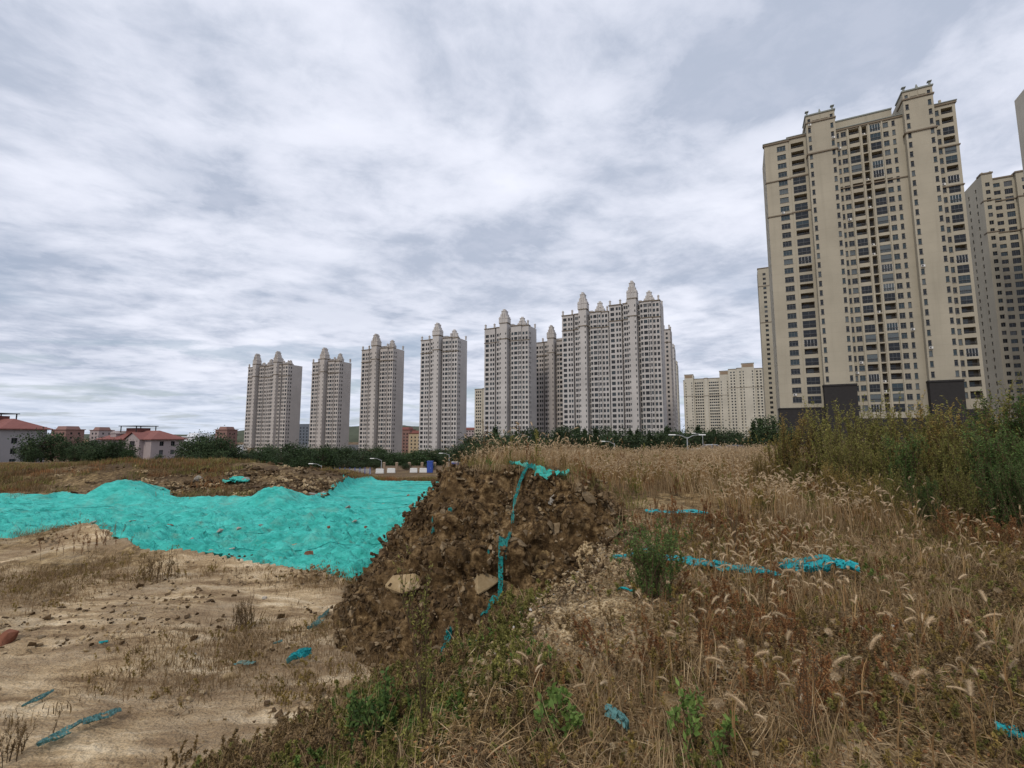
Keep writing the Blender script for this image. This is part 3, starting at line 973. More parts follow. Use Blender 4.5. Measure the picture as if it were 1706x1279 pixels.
def khaki_tower(loc, label, rz=ROT, top=96.0, name='apartment_tower', group=None, full=True):
    base = loc[2]
    t = Tower(name, label, group, loc, rz, 'khaki')
    H = top - base
    lo = 9.6 - base                                    # top of the dark plinth
    nf = int((H - lo - 1.0) / FH)
    z00 = H - 1.15 - nf * FH
    fl = [z00 + FH * i for i in range(nf)]
    flm = [z00 - FH] + fl                              # middle goes one floor lower
    flp = [z for z in fl if z > 16.4 - base] + [H - 1.15, H + 1.75]
    D = 15.0
    side = [(2.2, 3.2, .9, 2.3, 'w'), (6.5, 7.5, .9, 2.3, 'w'), (11.3, 12.6, .9, 2.3, 'w')]
    bz = lambda a, b: (a, b, .35, 2.62, 'b')
    # bays: left wing, balcony bay, pier, middle, pier, right wing
    t.block(0, 6.9, 0, D, 0, H, [(3.6, 6.1, .85, 2.5, 'o')], fl, left=side)
    t.block(6.9, 12.0, -.15, D - .3, 0, H + .6, [(.75, 4.35, .35, 2.62, 'b')], fl)
    for (a, b) in ((12.0, 19.8), (36.9, 43.9)):
        t.block(a, b, 2.0, D - .6, 0, H + 5.2, [(.45, 1.25, .8, 2.4, 'o'), (b - a - 1.3, b - a - .5, .8, 2.4, 'o')], flp)
        pl = MB(); pl.box(a - .2, b + .2, -2.22, 1.0, 0, 16 - base); pl.box(a - .35, b + .35, -2.4, 1.0, 16 - base, 16.5 - base); pl.build('plinth', M['plinth'], t.root)
        t.band(a, b, 2.0, 1.2, H - 7.6, .4, .3)
        t.band(a, b, 2.0, 3.0, H + 2.6, .4, .25)
        t.band(a, b, 2.0, 4.0, H + 5.15, .4, .22, 'cap', 'capping')
        # crown panel with sunk fields and two flared finials
        cr = MB()
        for i in range(2):
            x0 = a + 1.6 + i * (b - a - 3.2) / 2
            cr.box(x0 + .15, x0 + (b - a - 3.2) / 2 - .15, -2.12, -1.9, H + 3.35, H + 4.7)
        cr.build('crown_panel', M['khaki'], t.root)
        for x in (a + .45, b - .45):
            f = MB(); f.box(x - .22, x + .22, -1.9, -1.45, H + 5.5, H + 6.5); f.box(x - .34, x + .34, -2.02, -1.33, H + 6.5, H + 6.65); f.box(x - .5, x + .5, -2.18, -1.17, H + 6.65, H + 6.85)
            f.build('finial', M['cap'], t.root)
        f = MB(); f.frustum((a + b) / 2 - .4, (a + b) / 2 + .4, -2.0, -1.2, H + 5.5, H + 6.9, .3); f.build('finial', M['cap'], t.root)
        # sloping shoulder behind the crown
        sh = MB()
        for x in (a + .02, b - .32):
            sh.face([(x, 0, H), (x, 9, H), (x, 0, H + 5.0)]); sh.face([(x + .3, 0, H), (x + .3, 0, H + 5.0), (x + .3, 9, H)]); sh.face([(x, 0, H + 5), (x, 9, H), (x + .3, 9, H), (x + .3, 0, H + 5)])
        sh.build('shoulder_wall', M['khaki'], t.root)
    m0 = 19.8
    mid = [(20.2, 20.85, .8, 2.4, 'o'), (21.3, 22.7, .85, 2.4, 'o'), (23.4, 26.0, .35, 2.62, 'b'), (26.75, 28.0, .15, 2.7, 'r'), (28.75, 31.4, .35, 2.62, 'b'), (32.0, 33.35, .85, 2.4, 'o'), (34.2, 35.0, .8, 2.4, 'o')]
    t.block(m0, 36.9, .2, D, 0, H - .6, [(a - m0, b - m0, *r) for a, b, *r in mid], flm)
    # pilasters between the balconies
    for x in (23.05, 26.35, 28.4, 31.75):
        p = MB(); p.box(x - .17, x + .17, -.48, -.1, 7 - base, H - 1.2); p.build('pilaster', M['khaki'], t.root)
    t.block(43.9, 49.2, .1, D - .2, 0, H, [(.35, 1.5, .85, 2.4, 'o'), (2.0, 4.6, .35, 2.62, 'b')], fl)
    for (a, b, d, z) in ((0, 6.9, 0, H - 13.2), (0, 6.9, 0, H - 24.8), (6.9, 12, -.15, H - 12.9), (6.9, 12, -.15, H - 24.5), (19.8, 36.9, .2, H - 19.8), (43.9, 49.2, .1, H - 13.2), (43.9, 49.2, .1, H - 25)):
        t.band(a, b, d, .5, z, .32, .22)
    for (a, b, d, z) in ((0, 6.9, 0, H - .5), (6.9, 12, -.15, H + .1), (19.8, 36.9, .2, H - 1.1), (43.9, 49.2, .1, H - .5)):
        t.band(a, b, d, 1.0, z, .55, .3)
        c = t.band(a, b, d, 1.0, z + .55, .22, .42, 'cap', 'capping')
    p = MB(); p.box(-.2, 12.3, -.25, 6, 0, lo); p.box(-.35, 12.3, -.4, 6, lo, lo + .4); p.build('plinth', M['plinth'], t.root)
    p = MB(); p.box(43.7, 49.5, -.35, 6, 0, lo - 1); p.build('plinth', M['plinth'], t.root)
    p = MB(); p.box(20.1, 36.6, -.32, 3, 0, lo - FH - .2); p.build('plinth', M['plinth'], t.root)
    # tall screen wall on the roof between the piers, with an uneven stained coping
    p = MB(); p.box(20.0, 35.5, 3.6, 4.2, H - .7, H + 4.2); p.build('roof_screen', M['khaki'], t.root)
    p = MB(); p.box(19.9, 35.6, 3.4, 4.4, H + 4.2, H + 4.6); p.build('capping', M['cap'], t.root)
    v = MB(); v.tube([(46.3, 1.2, H), (46.3, 1.2, H + 1.9)], .35, 8); v.build('vent_stack', M['khaki'], t.root)
    for x in (24, 30.5):
        v = MB(); v.box(x, x + .5, 1.0, 1.4, H - .6, H + .5); v.build('vent_stack', M['roofgrey'], t.root)
    r = t.finish()
    fit(t, r)
    r.scale = (.972, 1, 1)
    return r

def plain_tower(loc, label, W, D, H, wall, bays, rz=ROT, group=None, name='apartment_tower', plinth=0, side=(), left=(), bandz=(), kind='w'):
    """bays: (x0, x1, projection, extra height, window columns)"""
    t = Tower(name, label, group, loc, rz, wall)
    fl = [1.0 + max(plinth, 0) + FH * i for i in range(int((H - 1.8 - plinth) / FH))]
    for i, (a, b, d, ex, cols) in enumerate(bays):
        last = i == len(bays) - 1
        t.block(a, b, d, D - .13 * i, 0, H + ex, [(c0, c1, .85, 2.35, kind) if len(c) == 2 else (c0, c1, *c[2:], kind) for c in cols for c0, c1 in [c[:2]]], [z for z in fl], right=side if last else (), left=left if i == 0 else ())
        t.band(a, b, d, 1.5, H + ex - .3, .5, .25)
        for z in bandz: t.band(a, b, d, .8, H - z, .35, .2)
        if ex > 1.5:
            p = MB(); p.box(a + .8, b - .8, -d - .12, -d + .2, H + ex - 3.6, H + ex - .8); p.build('crown_panel', M['brownbase'], t.root)
        if plinth:
            p = MB(); p.box(a - .15, b + .15, -d - .2, 2, 0, plinth + .05 * i); p.build('plinth', M['plinth'], t.root)
    return t, t.finish()
def cols(W, n, w=1.4, m=1.0):
    st = (W - 2 * m) / n
    return [(m + st * (i + .5) - w / 2, m + st * (i + .5) + w / 2) for i in range(n)]

def build_towers():
    khaki_tower((at(1301, 700, 146).x, 146, -4.0), 'broad khaki tower block with dark plinth and balcony columns, tallest behind the bushes')
    # neighbour at its right, set back
    loc = at(1632, 300, 166)
    t, r = plain_tower((loc.x, 166, -4), 'khaki tower with blank end wall, half hidden behind the broad khaki tower', 24, 19, at(1645, 295, 166).z + 4, 'khaki',
                       [(0, 3.0, 1.3, .5, [(.9, 2.1)]), (3.0, 9.6, -.8, -1.2, [(.8, 2.6), (3.7, 5.9, .5, 2.5)]), (9.6, 17, .4, -.6, [(1.4, 2.6), (4.0, 6.2, .5, 2.5)]), (17, 24, -.5, -1.2, [(1.4, 2.6), (4.0, 6.2, .5, 2.5)])], plinth=10, bandz=(10, 22), kind='w', left=[(2.5, 3.6, .85, 2.35, 'w'), (8.5, 9.6, .85, 2.35, 'w'), (14.5, 15.6, .85, 2.35, 'w')])
    for x in (.4, 2.6): roof_post(t, x, -1.0, at(1645, 295, 166).z + 4, 1.2, .2)
    loc = at(1690, 168, 137)
    t, r = plain_tower((loc.x - 6.1, 124.4, -4), 'pale khaki tower whose edge only shows beyond the broad khaki tower', 18, 14, loc.z + 4, 'palebeige',
                       [(0, 7, 0, 0, [(2.6, 3.3), (5.2, 5.9)]), (7, 18, -1.5, -4, cols(11, 4))], plinth=14, bandz=(9.5,))
    # slim tower seen past the left edge of the khaki one
    loc = at(1262, 448, 282)
    t, r = plain_tower((loc.x, 282, -9), 'slim khaki tower showing two window columns left of the broad khaki tower', 24, 13, loc.z + 9, 'khaki',
                       [(0, 10.5, .6, 0, [(2.5, 4.1), (6.8, 8.4)]), (10.5, 24, -.8, -1, cols(13.5, 4))], plinth=10, bandz=(11.5, 34), left=[(.8, 2.6, .4, 2.5, 'w'), (4, 5, .9, 2.3, 'w'), (8, 10, .4, 2.5, 'w')])
    # row of art-deco towers, from the right
    deco(939, 266, 527, 54, 13, 'widest grey art-deco tower, a double block with a dark joint and two stepped crowns', 'stonegrey', 2, d2=(0, -2.6), mirror=False, crown=11)
    deco(892, 306, 572, 25, 12, 'grey art-deco tower partly hidden behind the tower beside the double block', 'pinkgrey')
    deco(807, 284, 549, 29, 12, 'grey art-deco tower standing next left of the wide double block', 'stonegrey')
    deco(699, 311, 568, 28.3, 12, 'slender grey-beige art-deco tower right of the red and yellow low building', 'stonegrey')
    deco(599, 333, 584, 27.8, 12, 'beige art-deco tower left of the red and yellow low building', 'pinkgrey')
    deco(516, 352, 605, 26.8, 12, 'short beige art-deco tower right of the dark glass block', 'pinkgrey')
    deco(408, 374, 613, 46, 12, 'farthest art-deco tower, a wide block with three stepped crowns left of dark glass block', 'pinkgrey', 2, mirror=True)
    # towers stepping back at the right of the double block
    for px, dep, py, wl, lb in ((1088, 305, 550, 'pinkgrey', 'narrow tower showing just behind the right end of the double block'),
                                (1098, 350, 580, 'stonegrey', 'second narrow tower behind the right end of the double block'),
                                (1106, 400, 607, 'beige', 'lowest narrow tower peeping out behind the double block')):
        loc = at(px, py, dep)
        t, r = plain_tower((loc.x, dep, -14), lb, 11, 9, loc.z + 14, wl, [(0, 6.5, 0, 0, cols(6.5, 2)), (6.5, 10.6, .8, -.5, cols(4.1, 1, 1.3))], group='towers stepping back behind the double block', side=[(.6, 1.9, .8, 2.3, 'w'), (3.2, 4.4, .8, 2.3, 'w'), (6.0, 7.4, .8, 2.3, 'w')], bandz=(9,))
        for x in (6.9, 10.1): roof_post(t, x, -.3, loc.z + 14, 2.8)
        roof_post(t, 10.1, 6, loc.z + 14, 2.8)
    # beige group farther off, right of the row
    def far(px, dep, py, W, bays, lb, wall='beige', bz=(18,)):
        loc = at(px, py, dep)
        return plain_tower((loc.x, dep, -14), lb, W, 13, loc.z + 14, wall, bays, group='far beige slabs', bandz=bz)
    far(1138, 492, 632, 43, [(0, 1.5, -.5, -1, []), (1.5, 10, 2.2, 4.5, [(.8, 1.6), (6.6, 7.4)]), (10, 20.5, -.6, 0, cols(10.5, 4, 1.5)), (20.5, 23.5, .8, .3, []), (23.5, 35, -.6, 0, cols(11.5, 5, 1.5)), (35, 43.5, 2.2, 6.5, [(.9, 1.7), (6.6, 7.4)])],
        'far beige slab with two raised stair towers beside the row of grey towers')
    far(1213, 470, 615, 37, [(0, 7.5, .4, 0, cols(7.5, 2, 1.3)), (7.5, 12, 1.2, .6, [(2.5, 3.6)]), (12, 23, 2.6, 4.6, [(.9, 1.8), (9, 9.9)]), (23, 37, -.4, -.5, cols(14, 4, 1.5))],
        'far beige slab with one raised stair tower next to the slim khaki tower', 'beige', (19,))
    far(791, 430, 648, 16, [(0, 8, 0, 0, cols(8, 3, 1.3)), (8, 16, -.8, .4, cols(8, 3, 1.3))], 'far pale slab with its edge showing left of a grey tower', 'palebeige', (30,))
build_towers()

# low buildings ---------------------------------------------------------------
def m_tiles():
    t = NT('red_roof_tiles', .8, .25)
    n = t.noise(.8, 5, .6)
    w = t.n('ShaderNodeTexWave'); w.inputs['Scale'].default_value = 1.6; w.inputs['Distortion'].default_value = .6; t.l(t.pos(), w.inputs['Vector'])
    c = t.mix(n, (.17, .068, .058), (.27, .11, .092)); c = t.mix(t.mr(w.outputs['Fac'], 0, .4, .3, 0), c, (.13, .04, .035))
    t.col(c); return t.mat
M['tiles'] = m_tiles()
M['pinkwall'] = m_plain('pink_stucco', (.37, .315, .31), .9, .2, .1, .6)
M['greywall'] = m_plain('grey_stucco', (.31, .295, .30), .9, .2, .12, .6)
M['yellow'] = m_plain('yellow_stucco', (.46, .37, .25), .9, .2, .1, .5)
M['redwall'] = m_plain('brick_red_stucco', (.25, .15, .13), .9, .2, .15, .5)
M['whitewall'] = m_plain('white_stucco', (.62, .64, .67), .9, .2, .08, .5)
M['darkglass'] = m_plain('grey_blue_cladding', (.12, .14, .17), .4, .5, .2, .3)

def villa(loc, label, W, D, H, rz, wallm, gable=True):
    """three-storey house: tiled hip roof, gabled front bay, dark canopy on the ridge"""
    t = Tower('villa', label, 'red-roofed villas', loc, rz, 'stonegrey', 'house')
    t.wallm = M[wallm]
    fl = [0.1 + 3.0 * i for i in range(int(H / 3))]
    g0, g1 = W * .60, W * .86
    t.block(0, g0, 0, D, 0, H, [(c, c + 1.3, .8, 2.4, 'w') for c in np.linspace(1.2, g0 - 3.0, int(g0 / 3.1))], fl)
    t.block(g0, g1, 1.6, D - .2, 0, H, [((g1 - g0) / 2 - 1.3, (g1 - g0) / 2 + 1.3, .7, 2.5, 'w')], fl, left=[], right=[])
    t.block(g1, W, .2, D, 0, H, [], fl, right=[(D * .25, D * .25 + 1.4, .8, 2.4, 'w'), (D * .6, D * .6 + 1.4, .8, 2.4, 'w')])
    root = t.finish()
    o = .9; rh = D * .27
    r = MB()
    a, b, c, d = (-o, -o, H), (W + o, -o, H), (W + o, D + o, H), (-o, D + o, H)
    e, f = (D * .45, D / 2, H + rh), (W - D * .45, D / 2, H + rh)
    r.face([a, b, f, e]); r.face([b, c, f]); r.face([c, d, e, f]); r.face([d, a, e])
    lo = [(x, y, H - .28) for x, y, _ in (a, b, c, d)]
    for i in range(4): r.face([lo[i], lo[(i + 1) % 4], (a, b, c, d)[(i + 1) % 4], (a, b, c, d)[i]])
    r.face(lo[::-1])
    ro = r.build('roof', M['tiles'], root)
    g = MB()                                             # gable over the front bay
    gc, gh = (g0 + g1) / 2, (g1 - g0) * .30
    g.face([(g0, -1.62, H), (g1, -1.62, H), (gc, -1.62, H + gh)], 1)
    q = 2.6 + gh / rh * D * .5
    g.face([(g0 - .7, -2.1, H - .15), (gc, -2.1, H + gh + .15), (gc, q - 2, H + gh + .15), (g0 - .7, 1.2, H - .15)])
    g.face([(g1 + .7, 1.2, H - .15), (gc, q - 2, H + gh + .15), (gc, -2.1, H + gh + .15), (g1 + .7, -2.1, H - .15)])
    g.build('gable', [M['tiles'], M[wallm]], root)
    cb = MB(); cz = H + rh
    cb.box(W * .30, W * .52, D * .3, D * .7, cz - 1.4, cz + .9, 1)
    cb.box(W * .24, W * .58, D * .15, D * .85, cz + 1.5, cz + 1.75)
    for x in (W * .26, W * .56):
        for y in (D * .2, D * .8): cb.box(x - .12, x + .12, y - .12, y + .12, cz - 1.6, cz + 1.5)
    cb.build('roof_canopy', [M['plinth'], M['tiles']], root)
    dm = MB(); x = W * .22; dm.box(x - 1.5, x + 1.5, D * .05, D * .3, H + .2, H + 1.9); dm.face([(x - 1.9, D * .03, H + 1.9), (x + 1.9, D * .03, H + 1.9), (x, D * .03, H + 2.9)]); 
    dm.face([(x - 1.9, D * .03, H + 1.9), (x, D * .03, H + 2.9), (x, D * .4, H + 2.9), (x - 1.9, D * .4, H + 1.9)]); dm.face([(x, D * .03, H + 2.9), (x + 1.9, D * .03, H + 1.9), (x + 1.9, D * .4, H + 1.9), (x, D * .4, H + 2.9)])
    dm.build('dormer', M[wallm], root)
    return root

def slab(px0, px1, py, depth, base, label, wall, rz=0.0, roof=None, D=11, fh=3.0, ww=1.4, group=None, capw=0):
    a, b = at(px0, py, depth), at(px1, py, depth)
    W = (b.x - a.x) / max(.3, math.cos(rz) - 0)
    t = Tower('apartment_block', label, group, (a.x, depth, base), rz, 'stonegrey', 'building')
    t.wallm = M[wall]
    H = a.z - base
    n = max(2, int(W / 3.2))
    cw = lambda w_, n_, x_: [(p, q, .85, 2.35 * fh / 3, 'w') for p, q in cols(w_, n_, x_)]
    t.block(0, W, 0, D, 0, H, cw(W, n, ww), [.4 + fh * i for i in range(int((H - .5) / fh))], right=cw(D, 2, 1.2), left=cw(D, 2, 1.2))
    r = t.finish()
    if roof:
        m = MB(); m.box(-.5, W + .5, -.5, D + .5, H, H + .5); m.frustum(W * .15, W * .85, D * .1, D * .9, H + .5, H + 2.6, .8); m.build('roof', M[roof], r)
    return r

def build_low():
    la = at(-30, 770, 140)
    villa((la.x - 11.5, 140, -7.6), 'grey villa with red hip roof and rows of dark windows, beside the dark trees', 22.5, 11, 11.2, math.radians(-14), 'greywall')
    lb = at(168, 770, 172)
    villa((lb.x - 1, 172, -8.9), 'pink-grey villa with long red tiled roof and dark roof canopy', 27.5, 11, 9.3, math.radians(-20), 'pinkwall')
    G = 'small blocks along the left skyline'
    slab(86, 120, 716, 330, -14, 'small brick-red block on the skyline beside the grey villa', 'redwall', -.3, 'redwall', group=G)
    slab(150, 168, 717, 360, -14, 'slim cream and red block on the skyline between the villas', 'pinkwall', -.2, 'redwall', group=G)
    slab(213, 231, 718, 420, -14, 'slim block with dark red top rising behind the pink-grey villa roof', 'pinkwall', -.2, 'redwall', group=G)
    slab(304, 340, 728, 300, -14, 'white block rising right of the pink-grey villa', 'whitewall', -.35, 'whitewall', group=G)
    slab(359, 381, 716, 380, -14, 'brown block above the dark tree clump', 'redwall', -.2, 'redwall', group=G)
    slab(384, 404, 741, 420, -14, 'low white block between dark tree clump and farthest art-deco tower', 'whitewall', 0, None, group=G)
    H = 'low buildings between the art-deco towers'
    slab(497, 518, 706, 470, -14, 'dark glass block between the first two art-deco towers', 'darkglass', -.2, None, group=H)
    slab(498, 517, 740, 380, -14, 'white pavilion below the dark glass block', 'whitewall', -.2, None, group=H, fh=5, ww=2.4)
    slab(574, 604, 741, 372, -14, 'white low hall between two beige towers', 'whitewall', -.2, None, group=H, fh=5, ww=2.4)
    slab(664, 684, 716, 440, -14, 'brick-red low block beside the yellow one between towers', 'redwall', -.3, 'tiles', group=H)
    slab(681, 704, 722, 420, -14, 'yellow low block between two grey-beige towers', 'yellow', -.3, 'tiles', group=H)
    slab(770, 796, 716, 520, -14, 'distant brown-roofed block between tower and far pale slab', 'pinkwall', -.2, 'tiles', group=H)
build_low()
# ------------------------------------------------------------------ far hills, trees
M['hill'] = m_plain('wooded_hill', (.075, .085, .06), .95, .1, .45, .03)
def build_hill(px0, px1, depth, tops, name='hill'):
    n = 60
    xs = np.linspace(at(px0, 726, depth).x, at(px1, 726, depth).x, n)
    ys = np.linspace(0, 400, 24)
    X, Yo = np.meshgrid(xs, ys)
    prof = np.interp(np.linspace(0, 1, n), np.linspace(0, 1, len(tops)), [at(0, p, depth).z + 16 for p in tops])
    Z = -16 + prof[None, :] * np.sin(np.clip(Yo / 400, 0, 1) * np.pi) ** .8 + 5 * fbm(X * .02, Yo * .02, 4) - 1
    me = grid_mesh(name, X, depth - 200 + Yo, Z, None, [M['hill']])
    tag(link(name, me), 'low wooded hill behind the towers', None, None, 'structure')
build_hill(380, 900, 1300, [724, 708, 712, 706, 711, 716, 722])
build_hill(-900, 420, 2600, [724, 722, 723, 719, 722, 723, 724], 'distant_hill')

M['leafdark'] = m_leaf('dark_foliage', (.024, .044, .020), (.046, .076, .030), (.085, .118, .048), .7, .15)
M['leafmid'] = m_leaf('green_foliage', (.022, .045, .016), (.045, .080, .026), (.080, .120, .045), .7, .2)
M['bark'] = m_plain('bark', (.07, .055, .042), .95, .1, .3, 8)
def tree_proto(seed, h, wid, leafm, conifer=False, n=26, per=85, ls=.34):
    r = random.Random(seed)
    cr, tr = MB(), MB()
    cb = h * (.12 if conifer else .14)
    tr.tube([(0, 0, -.6), (r.uniform(-.1, .1), r.uniform(-.1, .1), cb), (r.uniform(-.25, .25), r.uniform(-.25, .25), h * .86)], [h * .025, h * .019, h * .006], 7)
    for i in range(n):
        if conifer:
            z = cb + (h - cb) * (i / n) ** .9; rad = wid * .5 * (1 - (i / n)) + .15
            a = i * 2.4; c = Vector((math.cos(a) * rad * .55, math.sin(a) * rad * .55, z)); sz = Vector((rad * .6, rad * .6, h * .07))
        else:
            u = r.random(); th = r.uniform(0, 6.283)
            zz = r.uniform(-1, 1); rr = math.sqrt(max(0, 1 - zz * zz)) * r.uniform(.35, 1.0) ** .6
            c = Vector((math.cos(th) * rr * wid * .40, math.sin(th) * rr * wid * .40, cb + (h - cb) * (.52 + .42 * zz)))
            k = r.uniform(.12, .23) * wid; sz = Vector((k, k, k * r.uniform(.6, .9)))
        tr.tube([(0, 0, max(cb * .8, c.z - h * .2)), (c.x * .5, c.y * .5, c.z - h * .06), tuple(c)], [h * .008, h * .005, h * .002], 4, cap=False)
        for j in range(per):
            q = Vector((r.gauss(0, .5), r.gauss(0, .5), r.gauss(0, .5)))
            p = c + Vector((q.x * sz.x, q.y * sz.y, q.z * sz.z)) * 1.25
            d = Vector((r.gauss(0, 1), r.gauss(0, 1), r.gauss(-.2, .6))).normalized()
            sd = d.cross(Vector((r.gauss(0, 1), r.gauss(0, 1), r.gauss(0, 1)))).normalized()
            cr.leaf(p, d, sd, ls * r.uniform(.7, 1.4), ls * r.uniform(.5, .9))
    return tr.mesh('trunk', M['bark']), cr.mesh('crown', M[leafm])
PROTO = [tree_proto(1, 8, 7.5, 'leafdark', False, 34), tree_proto(2, 7, 8.0, 'leafdark', False, 34), tree_proto(3, 6, 6.5, 'leafmid', False, 30), tree_proto(4, 9, 6.5, 'leafdark', False, 34), tree_proto(5, 8, 3.4, 'leafdark', True, 34, 70, .30)]
def tree(px, depth, top_py, kind, label, group, wid=1.0, base=None):
    p = at(px, 726, depth)
    z0 = land1(p.x, depth) if base is None else base
    top = at(px, top_py, depth).z
    h0 = (8, 7, 6, 9, 8)[kind]
    s = max(.3, (top - z0) / h0 * 1.06)
    look = ('rounded dark ', 'spreading dark ', 'light green ', 'tall dark ', 'dark conical ')[kind]
    label = look + label
    root = empty('conifer_tree' if kind == 4 else 'broadleaf_tree', (p.x, depth, z0), random.uniform(0, 6.28))
    root.scale = (s * wid, s * wid, s)
    tag(root, label, 'tree', group)
    link('trunk', PROTO[kind][0], root); link('crown', PROTO[kind][1], root)
def build_trees():
    R = random.Random(3)
    for px, dep, py in ((52, 128, 742), (72, 122, 716), (92, 126, 730), (112, 122, 736), (134, 128, 728), (152, 124, 738), (172, 126, 731), (190, 122, 738), (62, 118, 748), (128, 118, 745), (160, 119, 746)):
        tree(px, dep, py, R.choice((0, 1, 3)), 'tree in the hedge between the two red-roofed villas', 'trees between the villas', R.uniform(.95, 1.25))
    for px, dep, py in ((205, 140, 738), (196, 128, 748), (232, 138, 762), (268, 130, 759), (180, 120, 745), (215, 122, 752)):
        tree(px, dep, py, 2, 'small tree in front of the pink-grey villa', 'small trees before the villa', 1.1)
    for px, dep, py in ((312, 100, 744), (328, 96, 728), (345, 98, 722), (362, 95, 726), (377, 98, 735), (392, 97, 748), (335, 90, 752), (370, 90, 752), (352, 92, 742), (405, 100, 756)):
        tree(px, dep, py, R.choice((0, 3, 1)), 'tree in the clump right of the pink-grey villa', 'dark tree clump', R.uniform(.95, 1.2))
    px = 398
    while px < 800:
        dep = R.uniform(150, 235)
        tree(px, dep, R.uniform(742, 758), R.choice((0, 1, 1, 3, 2)), 'tree in the belt at the foot of the art-deco towers', 'tree belt below the towers', R.uniform(1.1, 1.6))
        px += R.uniform(6, 11)
    for k in range(14):
        tree(410 + k * 24 + R.uniform(-6, 6), R.uniform(138, 158), R.uniform(763, 776), R.choice((1, 2)), 'low tree along the near side of the tree belt', 'low trees by the lane', R.uniform(1.3, 1.8))
    px = 785
    while px < 1240:
        dep = R.uniform(175, 240)
        tree(px, dep, R.uniform(714, 732), R.choice((0, 1, 3, 4)), 'tree close before the wide double tower and its neighbour', 'trees before the double tower', R.uniform(1.0, 1.4))
        px += R.uniform(8, 13)
    for px, dep, py, k in ((1243, 118, 722, 0), (1256, 112, 708, 4), (1268, 116, 704, 4), (1280, 108, 699, 3), (1291, 112, 708, 0), (1303, 108, 716, 1), (1233, 120, 731, 1), (1222, 128, 738, 1)):
        tree(px, dep, py, k, 'tree at the left foot of the broad khaki tower', 'trees by the khaki tower', 1.0)
build_trees()

